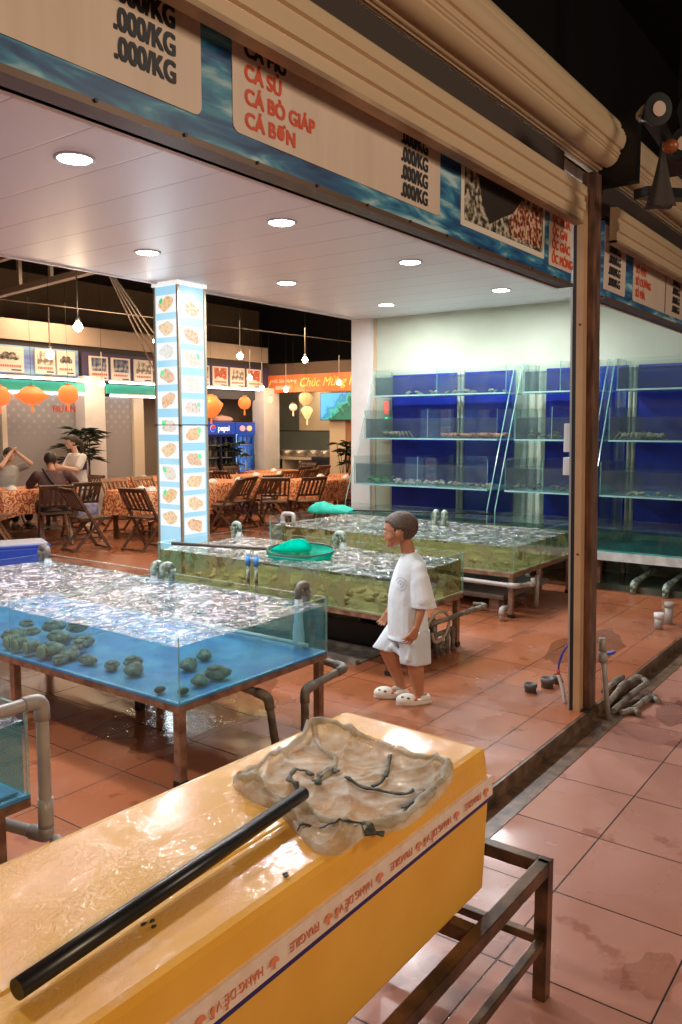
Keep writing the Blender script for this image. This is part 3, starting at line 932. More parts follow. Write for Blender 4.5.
def outlet(label, loc, drop, r=0.022, m=PVC_ALGAE, span=(0.0, 0.075), h=0.05, fall=None, twin=True):
    """inverted-U elbow over a rim"""
    t = thing('water_outlet', label, 'pipe', loc, group=None)
    dx, dy = span
    b = MB(); b.tube(elbowed([(0, 0, -drop), (0, 0, h), (dx, dy, h), (dx, dy, -0.02)], r * 1.5, 6), r, 12); b.build('elbow', m, t)
    b = MB(); b.cyl((0, 0, -0.01), (0, 0, 0.02), r * 1.3); b.build('collar', m, t)
    if fall:
        rr = random.Random(3); b = MB(); k = 18; rings = []
        for i in range(9):
            z = -0.02 - fall * i / 8
            w = r * (0.85 + 0.7 * i / 8)
            rings.append([(dx + math.cos(2 * PI * j / k) * w * (1 + rr.uniform(-.15, .15)), dy + math.sin(2 * PI * j / k) * w * (1 + rr.uniform(-.15, .15)), z) for j in range(k)])
        b.loft(rings); b.build('falling_water', FALL, t)
    return t


outlet('dark algae-coated pipe elbow pouring water at the right corner of the near blue tank', (3.45, 2.78, 0.69), 0.3, m=PVC_D, span=(-0.07, 0.0), fall=0.26)
outlet('pale green pipe elbow at the divider of the near blue tank', (3.45, 3.87, 0.69), 0.3, r=0.02, span=(-0.06, 0.02))
outlet('second pale green elbow beside the divider of the near blue tank', (3.45, 3.97, 0.69), 0.3, r=0.02, span=(-0.06, 0.0), fall=0.05)
outlet('dark green pipe elbow at the far left cell of the near blue tank', (3.42, 5.22, 0.69), 0.3, r=0.022, m=PVC_D, span=(-0.03, -0.12), fall=0.05)
outlet('algae-covered pipe elbow at the back rim of the olive tank beside the green net', (5.29, 3.95, 0.69), 0.3, r=0.022, span=(0.0, -0.075), fall=0.05)
outlet('algae-covered pipe elbow at the far left back of the olive tank by the pillar', (5.29, 5.10, 0.69), 0.3, r=0.022, span=(0.0, -0.07), fall=0.05)
outlet('grey pipe elbow at the left end of the long olive tank', (6.32, 5.40, 0.62), 0.2, r=0.022, m=PVC, span=(0.03, -0.12), h=0.10)
outlet('left white-green pipe elbow of the pair behind the boy\'s head', (7.3, 4.15, 0.62), 0.2, r=0.022, span=(-0.06, 0.0), h=0.12, fall=0.02)
outlet('right white-green pipe elbow of the pair behind the boy\'s head', (7.3, 4.05, 0.62), 0.2, r=0.022, span=(-0.06, 0.0), h=0.12, fall=0.02)

# blue-handled valves on the front rim of the olive tank
for i, (yy, w) in enumerate(((3.98, 'left'), (3.90, 'right'))):
    t = thing('ball_valve', 'blue-capped air valve on the olive tank front rim, %s of the pair' % w, 'valve', (4.27, yy, 0.58), group='blue air valves')
    b = MB(); b.tube([(0, 0, -0.12), (0, 0, 0.06)], 0.012, 10); b.build('valve_body', PVC_ALGAE, t)
    b = MB(); b.cyl((0, 0, 0.03), (0, 0, 0.10), 0.018); b.build('valve_cap', mat('light_blue_plastic', (0.05, 0.25, 0.65), 0.35), t)
    b = MB(); b.cyl((0, 0, 0.10), (0, 0, 0.135), 0.014); b.build('valve_tip', WHITE, t)


def hand_net(label, hoop_c, rx, ry, rz, pole_end, bag, tilt=0.0):
    """oval hoop with a sagging green bag and a long dark pole"""
    t = thing('hand_net', label, 'net', hoop_c, rz)
    pts = [(rx * math.cos(2 * PI * j / 36), ry * math.sin(2 * PI * j / 36), tilt * math.sin(2 * PI * j / 36)) for j in range(36)]
    b = MB(); b.tube(pts, 0.006, 8, closed=True); b.build('hoop', mat('dark_net_frame', (0.05, 0.05, 0.045), 0.4), t)
    rings = []
    rr = random.Random(2)
    for k, (s, z) in enumerate(((1.0, 0.0), (0.99, bag * .35), (0.9, bag * .7), (0.6, bag * .95), (0.15, bag))):
        rings.append([(p[0] * s * (1 + rr.uniform(-.05, .05)), p[1] * s * (1 + rr.uniform(-.05, .05)), p[2] * s + z * (1 + rr.uniform(-.12, .12))) for p in pts])
    b = MB(); b.loft(rings, caps=False); b.build('net_bag', glassy('green_mesh', (0.25, 0.9, 0.7), murk=0.72, murkcol=(0.0, 0.34, 0.24), ior=1.02), t)
    hump = []
    for k in range(9):
        u = k / 8
        w = math.sin(PI * min(1, .12 + .88 * (1 - u) ** .7))
        hump.append([(-rx * (.85 - 1.15 * u), math.cos(q) * ry * (.35 + .55 * w), .004 + max(0, math.sin(q)) * .07 * w * (1 + .25 * math.sin(7 * q + 3 * u)) - max(0, -math.sin(q)) * .02) for q in [2 * PI * j / 20 for j in range(20)]])
    b = MB(); b.loft(hump); b.build('net_bag', glassy('green_mesh_fold', (0.25, 0.9, 0.7), murk=0.6, murkcol=(0.0, 0.42, 0.30), ior=1.02), t)
    e = Vector(pole_end) - Vector(hoop_c)
    e.rotate(Euler((0, 0, -rz)))
    s = Vector((-rx, 0, 0)) if e.x < 0 else Vector((rx, 0, 0))
    b = MB(); b.cyl(s, e, 0.011, 0.013); b.build('pole', mat('dark_wood_pole', (0.06, 0.045, 0.035), 0.5), t)
    return t


hand_net('green mesh hand net with a long dark pole lying across the olive tank', (4.62, 3.78, 0.70), 0.25, 0.15, R(-58), (4.18, 4.68, 0.72), -0.085, tilt=0.03)
t = thing('hand_net', 'folded green net with a thin black pole on the long olive tank', 'net', (6.95, 5.20, 0.705))
b = MB()
rings = []
for i in range(9):
    u = i / 8; xx = -0.30 + 0.6 * u
    rings.append([(xx * 0.2 - 0.02, -xx * 1.0 + 0.0, 0)] * 0 + [((-0.10 + 0.12 * u) + 0.10 * math.cos(a), 0.22 - 0.44 * u, (0.02 + 0.075 * math.sin(PI * min(1, u * .8 + .2)) * (1 + 0.3 * math.sin(3 * u * PI))) * (1 if math.sin(a) > 0 else 0.3) * math.sin(a)) for a in [2 * PI * j / 14 for j in range(14)]])
b.loft(rings); b.build('net_bag', mat('folded_green_mesh', (0.0, 0.26, 0.17), 0.7, col2=(0.01, 0.36, 0.26), scale=14, bumps=0.4), t)
b = MB(); b.cyl((0.02, -0.22, 0.02), (0.62, -1.55, 0.01), 0.008); b.build('pole', BLACKM, t)

# perforated spray pipe lying in the near blue tank
pipe_tree('spray_pipe', 'white perforated spray pipe along the back foot of the near blue tank', (3.36, 3.2, 0.42), [[(3.36, 2.70, 0.425), (3.36, 3.85, 0.425)]], 0.012, WHITE, joints=False)
# drain pipe under the right end of the near blue tank
pipe_tree('drain_pipe', 'brown-grey drain pipe dropping beside the back leg of the near blue tank', (3.35, 2.7, 0),
          [[(3.46, 2.75, 0.33), (3.46, 2.52, 0.31), (3.16, 2.56, 0.26), (3.16, 2.56, 0.0)], [(2.85, 2.95, 0.35), (2.99, 2.66, 0.25), (3.02, 2.64, 0.0)]], 0.021, PVC_D)
pipe_tree('drain_pipe', 'grey drain pipe lying under the left part of the near blue tank', (2.75, 4.0, 0), [[(2.5, 4.3, 0.33), (2.75, 3.6, 0.28), (2.95, 3.6, 0.2), (2.95, 3.6, 0.0)]], 0.03, PVC_D)

# plumbing tangle under the olive tank
rr = random.Random(5)
t = thing('pump_box', 'black pump box in the dark under the olive tank', 'pump', (4.93, 3.5, 0))
b = MB(); b.box((-0.2, -0.6, 0), (0.2, 0.4, 0.2), bev=0.02); b.build('housing', mat('black_pump', (0.015, 0.015, 0.015), 0.5, bumps=0.3), t)
b = MB(); b.cyl((-0.1, -0.2, 0.2), (-0.1, -0.2, 0.30), 0.07); b.build('filter_cap', BLACKM, t)
t = thing('drip_channel', 'dark wet concrete drip channel along the floor under the olive tank', 'channel', (4.42, 3.9, 0))
b = MB(); b.box((-0.05, -0.8, 0), (-0.01, 1.0, 0.035)); b.box((0.25, -0.8, 0), (0.29, 1.0, 0.035)); b.box((-0.01, -0.8, 0), (0.25, 1.0, 0.008)); b.build('channel', PVC_D, t)
pipe_tree('drain_pipe', 'pale drain pipe with elbow coming out at the right end of the olive tank', (5.2, 2.7, 0),
          [[(4.7, 2.72, 0.27), (5.16, 2.66, 0.29), (5.34, 2.62, 0.30), (5.34, 2.72, 0.30)], [(4.85, 2.78, 0.28), (4.85, 2.74, 0.0)], [(5.02, 2.76, 0.15), (5.02, 2.76, 0.0)], [(4.85, 2.76, 0.16), (5.1, 2.76, 0.16), (5.1, 2.76, 0.0)]], 0.017, PVC_D)
hose = mat('beige_hose', (0.42, 0.33, 0.24), 0.4)
t = thing('water_hose', 'beige coiled hose hanging under the right end of the olive tank', 'hose', (4.75, 2.73, 0.0))
b = MB(); b.tube(smooth_path([(0.02, 0, 0.33), (-0.12, 0.0, 0.22), (-0.2, 0.02, 0.05)]), 0.011, 8); b.build('hose', hose, t)
b = MB(); b.tube(smooth_path([(-0.22, 0, 0.10), (-0.02, 0, 0.30), (0.14, 0, 0.33), (0.24, 0, 0.24), (0.16, 0, 0.14), (0.04, 0.0, 0.13), (0.0, 0, 0.2)]), 0.011, 8); b.build('hose', hose, t)
b = MB(); b.tube(smooth_path([(-0.1, 0.02, 0.34), (0.02, 0.04, 0.10), (0.14, 0.06, 0.02)]), 0.010, 8); b.build('hose', PVC_D, t)
for i, (x, y, h, w) in enumerate(((4.62, 2.80, 0.16, 'tallest and leftmost'), (4.74, 2.78, 0.12, 'middle'), (4.94, 2.76, 0.10, 'rightmost'))):
    t = thing('pipe_valve', 'dark pipe valve stack on the floor under the olive tank, %s of three' % w, 'valve', (x, y, 0), group='valve stacks under the olive tank')
    b = MB(); b.cyl((0, 0, 0), (0, 0, h), 0.022); b.build('riser', PVC_D, t)
    b = MB(); b.cyl((0, 0, h * .5), (0, 0, h * .75), 0.034); b.cyl((-0.05, 0, h * .62), (0.05, 0, h * .62), 0.018); b.build('valve_body', PVC_D, t)

# under the long olive tank
pipe_tree('drain_pipe', 'grey drain pipe running along the front of the long olive tank', (6.5, 2.8, 0),
          [[(6.2, 3.9, 0.30), (6.2, 2.78, 0.29), (6.42, 2.72, 0.28), (6.42, 2.72, 0.33)], [(6.12, 2.86, 0.0), (6.12, 2.86, 0.1), (6.22, 2.86, 0.1)], [(6.7, 2.8, 0.30), (6.75, 2.82, 0.0)]], 0.02, PVC)
t = thing('storage_platform', 'low grey wooden platform under the long olive tank', 'platform', (6.95, 4.1, 0))
b = MB(); b.box((-0.5, -1.1, 0.10), (0.5, 1.2, 0.14)); b.build('boards', mat('grey_wet_boards', (0.14, 0.11, 0.09), 0.4, col2=(0.25, 0.2, 0.17), scale=8), t)
for x, y in ((-0.42, -1.0), (-0.42, -0.3), (-0.42, 0.4), (0.42, -1.0), (0.42, 0.4)):
    b = MB(); b.box((x - .05, y - .05, 0), (x + .05, y + .05, 0.10)); b.build('leg', STEEL_B, t)

# ------------------------------------------------------------------ tiered wall racks
def xf(z):   # front slope of the rack
    return 7.90 + (z - 0.72) / (2.28 - 0.72) * 0.62


CONTENT = []


def rack(label, y0, y1, left_side=True):
    cy = (y0 + y1) / 2
    t = thing('tiered_tank_rack', label, 'tank rack', (8.4, cy, 0))
    def LX(x): return x - 8.4
    a, c = y0 - cy, y1 - cy
    for yy in (a, c - 0.012):
        poly = [(LX(7.90), 0.40), (LX(7.90), 0.72), (LX(xf(2.30)), 2.30), (LX(8.9), 2.30), (LX(8.9), 0.40)]
        b = MB(); b.prism(poly, 'y', yy, yy + 0.012)
        b.bm.normal_update()
        for f in b.bm.faces: f.material_index = 0 if abs(f.normal.y) > .9 else 1
        b.build('side_panel', [GLASS, GLASS_EDGE], t)
    for k, (z0, zw, z1) in enumerate(((0.93, 1.165, 1.255), (1.47, 1.70, 1.80), (1.985, 2.20, 2.29))):
        x0, x1 = LX(xf(z0 + .05) - 0.0), LX(8.84)
        y_a, y_c = a + 0.06, c - 0.06
        b = MB(); b.box((x0, y_a, z0 - 0.016), (x1, y_c, z0)); sh = b.build('tank_floor', mat('teal_edge_glass_floor', (0.20, 0.38, 0.38), 0.2, col2=(0.28, 0.46, 0.44), scale=5), t)
        tk = pane(t, (x0, y_a, z0), (x0 + 0.010, y_c, z1), 'front_glass')
        pane(tk, (x0 + 0.01, y_a, z0), (x1, y_a + 0.010, z1), 'end_glass'); pane(tk, (x0 + 0.01, y_c - 0.010, z0), (x1, y_c, z1), 'end_glass')
        pane(tk, (x0 + 0.01, (a + c) / 2 - 0.005, z0), (x1, (a + c) / 2 + 0.005, z1 + 0.01), 'divider')
        pane(tk, (x1 - 0.01, y_a + .01, z0), (x1, y_c - .01, z1), 'back_glass')
        b = MB(); i = 0.014
        b.poly([(x0 + i, y_a + i, z0), (x0 + i, y_c - i, z0), (x0 + i, y_c - i, zw), (x0 + i, y_a + i, zw)])
        b.poly([(x0 + i, y_a + i, zw), (x0 + i, y_c - i, zw), (x1 - i, y_c - i, zw), (x1 - i, y_a + i, zw)], 1)
        b.poly([(x0 + i, y_c - i, z0), (x1 - i, y_c - i, z0), (x1 - i, y_c - i, zw), (x0 + i, y_c - i, zw)])
        b.build('water', [WSIDER, WTOPR], tk)
        CONTENT.append((k, xf(z0 + .05), z0, y0 + .1, y1 - .1))
    # deep base tank
    x0, x1 = LX(7.90), LX(8.86)
    b = MB(); b.box((x0, a, 0.385), (x1, c, 0.40)); b.build('base_floor', TEALBED, t)
    bt = pane(t, (x0, a, 0.40), (x0 + 0.010, c, 0.70), 'base_front_glass')
    b = MB(); b.poly([(x0 + .014, a + .012, 0.40), (x0 + .014, c - .012, 0.40), (x0 + .014, c - .012, 0.61), (x0 + .014, a + .012, 0.61)])
    b.build('water', glassy('deep_dark_water', (0.45, 0.62, 0.6), murk=0.45, murkcol=(0.03, 0.085, 0.08), ior=1.05), bt)
    wavy_top(bt, x0 + .012, x1, a + .012, c - .012, 0.61, WTOPR, 0.004, 30, 40, seed=4)
    b = MB(); b.box((x0 - 0.012, a, 0.30), (x0 + 0.03, c, 0.383)); b.box((x1 - .04, a, 0.33), (x1, c, 0.383)); b.box((x0 + .03, a, 0.34), (x1 - .04, a + .04, 0.383)); b.build('base_frame', STEEL_W, t)
    for yy in (a + 0.08, (a + c) / 2, c - 0.08):
        for xx in (x0 + 0.10, x1 - 0.08):
            b = MB(); b.box((xx - .025, yy - .025, 0), (xx + .025, yy + .025, 0.34)); b.build('leg', STEEL_B, t)
    return t


rack('left tiered glass tank rack between the white column and the rack gap', 3.88, 5.763)
rack('middle tiered glass tank rack seen behind the rusty post', 2.84, 3.80)
rack('right tiered glass tank rack seen through the right-hand bay', 0.62, 2.78)
# blue wall panels behind the racks and white down pipes between them
for lab, ya, yb in (('royal blue wall panel behind the left half of the left rack', 4.83, 5.765), ('royal blue wall panel behind the right half of the left rack', 4.06, 4.72),
                    ('royal blue wall panel just left of the rusty post', 2.76, 3.68), ('royal blue wall panel behind the right-hand rack', 0.8, 2.66)):
    b = MB(); b.box((8.93, ya, 0.45), (8.948, yb, 2.26), bev=0.003)
    tag(b.build('wall_panel', BLUE), lab, 'wall panel')
for lab, yy in (('left', 4.79), ('right', 4.74)):
    b = MB(); b.cyl((8.915, yy, 0.4), (8.915, yy, 2.3), 0.014)
    tag(b.build('down_pipe', WHITE), 'thin white down pipe on the blue wall of the left rack, %s of the pair' % lab, 'pipe', 'white down pipes')
for lab, yy in (('left', 2.735), ('right', 2.685)):
    b = MB(); b.cyl((8.915, yy, 0.4), (8.915, yy, 2.25), 0.014)
    tag(b.build('down_pipe', WHITE), 'thin white down pipe on the blue wall in the right-hand bay, %s of the pair' % lab, 'pipe', 'white down pipes')
t = thing('led_scale', 'small electronic box with red digits on the wall left of the blue panels', 'display', (8.94, 5.84, 1.5))
b = MB(); b.box((-0.02, -0.05, 0.24), (0.0, 0.05, 0.46), bev=0.005); b.build('case', mat('grey_case', (0.5, 0.45, 0.42), 0.5), t)
RED_E = mat('red_led', (0.8, 0.05, 0.02), 0.5, emit=1.6, ecol=(1, 0.08, 0.03)); GRN_E = mat('green_led', (0.0, 0.8, 0.4), 0.5, emit=1.6, ecol=(0.0, 0.9, 0.45))
for i in range(3):
    text('808'[i] + '8', (-0.022, 0.035, 0.385 - i * 0.055), 0.06, RED_E, t, rot=(PI / 2, 0, -PI / 2), bold=0.001, name='digits')
b = MB(); b.box((-0.025, -0.015, 0.20), (-0.015, 0.02, 0.225)); b.build('green_light', GRN_E, t)
b = MB(); b.box((-0.02, -0.05, -0.1), (0.0, 0.05, 0.06), bev=0.005); b.build('lower_case', mat('grey_case', (0.5, 0.45, 0.42), 0.5), t)
b = MB(); b.box((-0.025, -0.015, 0.03), (-0.018, 0.02, 0.05)); b.build('green_light', GRN_E, t)
# pipes under the right-hand racks and the front drip board
for i, (yy, w) in enumerate(((2.32, 'left'), (2.02, 'right'))):
    pipe_tree('drain_pipe', 'greenish drain pipe slanting under the right-hand rack, %s of two' % w, (8.0, yy, 0), [[(8.6, yy - .25, 0.30), (8.35, yy - .1, 0.22), (7.9, yy, 0.10), (7.88, yy, 0.0)]], 0.028, PVC_ALGAE, group='slanting drains')
t = thing('low_wall', 'dark green wet plinth on the floor under the right-hand rack', 'plinth', (8.15, 1.8, 0))
b = MB(); b.box((-0.2, -1.4, 0), (0.5, 1.2, 0.06)); b.build('plinth', mat('dark_green_wet_concrete', (0.03, 0.045, 0.03), 0.15, col2=(0.08, 0.09, 0.06), scale=6), t)

# ------------------------------------------------------------------ shellfish
SHELL = mat('oyster_shell', (0.10, 0.09, 0.07), 0.7, col2=(0.42, 0.42, 0.34), scale=26, bumps=0.7)
PALE = mat('pale_clam_face', (0.62, 0.52, 0.36), 0.6, col2=(0.36, 0.28, 0.18), scale=18)


def shell_mesh(seed, pale=False):
    rr = random.Random(seed)
    b = MB()
    ph = [rr.uniform(0, 6) for _ in range(4)]
    def fn(v):
        a = math.atan2(v.y, v.x)
        k = 1 + 0.12 * math.sin(3 * a + ph[0]) + 0.07 * math.sin(7 * a + ph[1]) + 0.05 * math.sin(13 * a + ph[2])
        return Vector((v.x * k, v.y * k, v.z * (1 + 0.2 * math.sin(40 * v.x + ph[3]))))
    b.ell((0, 0, 0.028), (0.062, 0.044, 0.026), n=22, fn=fn, jit=0.03)
    return b


p0 = None
spots = [(2.50, 3.59), (2.50, 3.44), (2.51, 3.27), (2.61, 3.23), (2.52, 3.11), (2.74, 2.96), (2.60, 2.74), (2.72, 2.74), (2.91, 3.03),
         (2.58, 4.05), (2.42, 3.57), (2.55, 4.15), (2.50, 4.12), (2.58, 3.80), (2.48, 3.78), (2.66, 3.9), (2.70, 3.75), (2.6, 3.66), (2.75, 4.1), (2.46, 3.68), (2.67, 4.25), (2.82, 3.98)]
for i, (x, y) in enumerate(spots):
    right = y < 3.62
    lab = 'single grey-green oyster lying apart on the blue floor of the near tank' if right else 'grey-green oyster in the loose heap at the left cell of the near blue tank'
    grp = 'single oysters in the near tank' if right else 'oyster heap in the near tank'
    z = 0.397 + (0 if right else random.choice((0, 0.02, 0.04)))
    if p0 is None:
        p0 = thing('oyster', lab, 'oyster', (x, y, z), 0.4, grp)
        shell_mesh(1).build('shell', SHELL, p0)
        b = MB(); b.ell((0.01, 0, 0.05), (0.04, 0.03, 0.012), n=14, jit=0.06); b.build('upper_valve', SHELL, p0)
    else:
        dup(p0, (x, y, z), random.uniform(0, 6), lab, grp, random.uniform(0.75, 1.15))
p1 = None
for i, (x, y) in enumerate(((2.40, 4.02), (2.395, 3.93), (2.395, 3.83), (2.40, 3.70))):
    lab = 'clam with a pale round cut face against the front glass of the near blue tank'
    if p1 is None:
        p1 = thing('clam', lab, 'clam', (x, y, 0.398), 0, 'pale-faced clams by the glass')
        b = MB(); b.cyl((0.0, 0, 0.04), (0.07, 0, 0.045), 0.034, 0.03, n=20); b.build('shell', SHELL, p1)
        b = MB(); b.ell((-0.003, 0, 0.04), (0.008, 0.030, 0.034), n=18); b.build('pale_face', PALE, p1)
    else:
        dup(p1, (x, y, 0.398), random.uniform(-.4, .4), lab)
dk = None
for x, y in ((2.41, 2.80), (2.46, 2.70)):
    lab = 'small black sea snail near the front corner of the near blue tank'
    if dk is None:
        b = MB(); b.ell((0, 0, 0.016), (0.03, 0.022, 0.016), jit=.04); dk = tag(b.build('sea_snail', BLACK, loc=(x, y, .397)), lab, 'snail', 'black sea snails')
    else:
        c = dk.copy(); COL.objects.link(c); c.location = (x, y, .397)


def crab(name, m, label, loc, rz, grp, s=1.0):
    t = thing(name, label, 'crab', loc, rz, grp); t.scale = (s, s, s)
    b = MB(); b.ell((0, 0, 0.035), (0.05, 0.075, 0.028), n=16, jit=0.03); b.build('shell', m, t)
    for sd in (-1, 1):
        b = MB(); b.tube([(0.03, sd * 0.06, 0.03), (0.09, sd * 0.09, 0.04), (0.12, sd * 0.05, 0.04)], [0.010, 0.014, 0.020], 8)
        b.tube([(0.12, sd * 0.05, 0.04), (0.15, sd * 0.02, 0.045)], [0.018, 0.004], 6); b.build('claw', m, t)
        for k in range(4):
            x = 0.02 - k * 0.022
            b = MB(); b.tube([(x, sd * 0.06, 0.03), (x * 1.6, sd * 0.12, 0.06), (x * 2.2, sd * 0.165, 0.0)], [0.008, 0.007, 0.003], 6); b.build('leg', m, t)
    return t


CRAB_O = mat('orange_crab_shell', (0.50, 0.13, 0.035), 0.5, col2=(0.62, 0.32, 0.18), scale=24)
CRAB_B = mat('brown_crab_shell', (0.20, 0.12, 0.07), 0.5, col2=(0.42, 0.30, 0.2), scale=24)
CRAB_T = mat('tan_lobster_shell', (0.42, 0.33, 0.2), 0.5, col2=(0.6, 0.5, 0.34), scale=24)
MUSS = mat('dark_mussel', (0.045, 0.05, 0.035), 0.4, col2=(0.22, 0.2, 0.12), scale=20)
GREENM = mat('green_mussel', (0.03, 0.14, 0.04), 0.4, col2=(0.10, 0.28, 0.10), scale=20)
co = crab('crab', CRAB_O, 'orange-brown crab on the floor of the middle tier of the left rack', (8.45, 4.60, 1.472), 2.2, 'orange crabs in the left rack', 1.0)
for x, y, s in ((8.40, 4.42, .9), (8.5, 4.50, .9), (8.42, 4.22, 1.0), (8.46, 4.08, 1.0), (8.40, 4.14, .8)):
    dup(co, (x, y, 1.472), random.uniform(0, 6), scale=s)
cb = crab('crab', CRAB_B, 'pale brown crab with raised claws in the middle tier of the left rack, left end', (8.50, 5.42, 1.472), 2.6, None, 1.25)
cc = crab('crab', CRAB_T, 'tan spiny crab in the right-hand rack, clump under the pink reflection', (8.42, 2.52, 1.472), 3.4, 'tan crabs in the right-hand rack', 1.2)
for x, y, s in ((8.48, 2.40, 1.1), (8.40, 2.36, 1.0), (8.5, 2.5, 1.2)):
    dup(cc, (x, y, 1.472), random.uniform(0, 6), scale=s)
dup(cc, (4.75, 2.93, 0.402), 2.0, 'pinkish crab at the right glass of the olive tank', 'crab by the glass', 1.0)


def heap(name, label, cat, m, n, x, y0, y1, z, size, grp, dz=0.05, wx=0.12):
    o = None
    rr = random.Random(len(label) * 7 + n)
    for i in range(n):
        L = (x + rr.uniform(-wx, wx), rr.uniform(y0, y1), z + size * .4 + rr.uniform(0, dz))
        if o is None:
            b = MB(); b.ell((0, 0, 0), (size, size * .6, size * .45), n=12, jit=0.08); o = tag(b.build(name, m, loc=L), label, cat, grp)
        else:
            c = o.copy(); COL.objects.link(c); c.location = L; c.rotation_euler = (rr.uniform(-.5, .5), rr.uniform(-.5, .5), rr.uniform(0, 6))
            k = rr.uniform(.7, 1.2); c.scale = (k, k, k)
    return o


heap('green_mussel', 'green mussel in the pile at the left end of the lowest upper tier', 'mussel', GREENM, 26, 8.26, 5.3, 5.66, 0.932, 0.035, 'green mussels in the left rack', 0.05)
heap('white_clam', 'pinkish clam spread along the lowest upper tier of the left rack', 'clam', mat('pink_clam', (0.45, 0.30, 0.24), 0.5, col2=(0.66, 0.55, 0.46), scale=20), 44, 8.26, 4.5, 5.28, 0.932, 0.032, 'pink clams in the left rack', 0.03)
heap('brown_snail', 'brown snail in the right cell of the lowest upper tier of the left rack', 'snail', mat('ochre_snail', (0.22, 0.15, 0.08), 0.5, col2=(0.4, 0.3, 0.18), scale=20), 26, 8.26, 3.98, 4.5, 0.932, 0.03, 'brown snails in the left rack', 0.02)
heap('dark_mussel', 'dark mussel heaped in the middle tier just left of the rusty post', 'mussel', MUSS, 34, 8.46, 3.05, 3.7, 1.472, 0.035, 'dark mussels in the middle rack', 0.05)
heap('dark_clam', 'dark clam on the lowest upper tier just left of the rusty post', 'clam', MUSS, 26, 8.28, 2.95, 3.7, 0.932, 0.035, 'dark clams in the middle rack', 0.03)
heap('pale_clam', 'pale clam on the floor of the lowest upper tier of the right-hand rack', 'clam', PALE, 12, 8.2, 1.6, 2.5, 0.932, 0.035, 'pale clams in the right rack', 0.0)
heap('tan_whelk', 'tan whelk in the top tier of the left rack', 'whelk', CRAB_T, 24, 8.62, 4.0, 5.5, 1.987, 0.032, 'whelks in the top tier', 0.03)
heap('ochre_clam', 'ochre clam in the murky water of the olive tank', 'clam', mat('ochre_clam', (0.5, 0.33, 0.18), 0.6, col2=(0.62, 0.5, 0.34), scale=20), 36, 4.5, 2.85, 4.8, 0.402, 0.038, 'ochre clams in the olive tank', 0.03, 0.17)
heap('ochre_clam', 'ochre clam in the murky water of the long olive tank', 'clam', mat('ochre_clam', (0.5, 0.33, 0.18), 0.6), 24, 6.45, 2.95, 5.3, 0.392, 0.036, 'ochre clams in the long olive tank', 0.02, 0.15)

# ================================================================== YELLOW BOX, STAND, SCOOP NET
STZ = 0.35
t = thing('box_stand', 'dark wet steel tube stand carrying the yellow foam box', 'stand', (1.4, 1.15, -0.08))
def SL(x, y, z): return (x - 1.4, y - 1.15, z + 0.08)
SA = mat('black_brown_stand_steel', (0.035, 0.022, 0.014), 0.3, 0.5, col2=(0.17, 0.09, 0.045), scale=10, bumps=0.15)
x0, x1, y0, y1 = 0.30, 2.165, 0.86, 1.44
for (n, p, q) in (('long_rail', (x0, y0, STZ - .02), (x1, y0, STZ - .02)), ('long_rail', (x0, y1, STZ - .02), (x1, y1, STZ - .02)),
                  ('end_rail', (x1, y0 + .02, STZ - .021), (x1, y1 - .02, STZ - .021)), ('end_rail', (x0, y0 + .02, STZ - .021), (x0, y1 - .02, STZ - .021)),
                  ('lower_rail', (x0, y0, 0.10), (x1, y0, 0.10)), ('lower_rail', (x0, y1, 0.10), (x1, y1, 0.10)), ('lower_rail', (x1, y0 + .02, 0.10), (x1, y1 - .02, 0.10)),
                  ('cross_rail', (1.75, y0 + .02, STZ - .021), (1.75, y1 - .02, STZ - .021)), ('cross_rail', (1.0, y0 + .02, STZ - .021), (1.0, y1 - .02, STZ - .021))):
    w = 0.038 if 'lower' not in n else 0.026
    b = MB(); b.bar(SL(*p), SL(*q), w, w, bev=0.003); b.build(n, SA, t)
for x in (x0, x1):
    for y in (y0, y1):
        b = MB(); p = SL(x, y, 0); b.box((p[0] - .02, p[1] - .02, 0), (p[0] + .02, p[1] + .02, STZ + 0.08 - .001), bev=0.003); b.build('leg', SA, t)


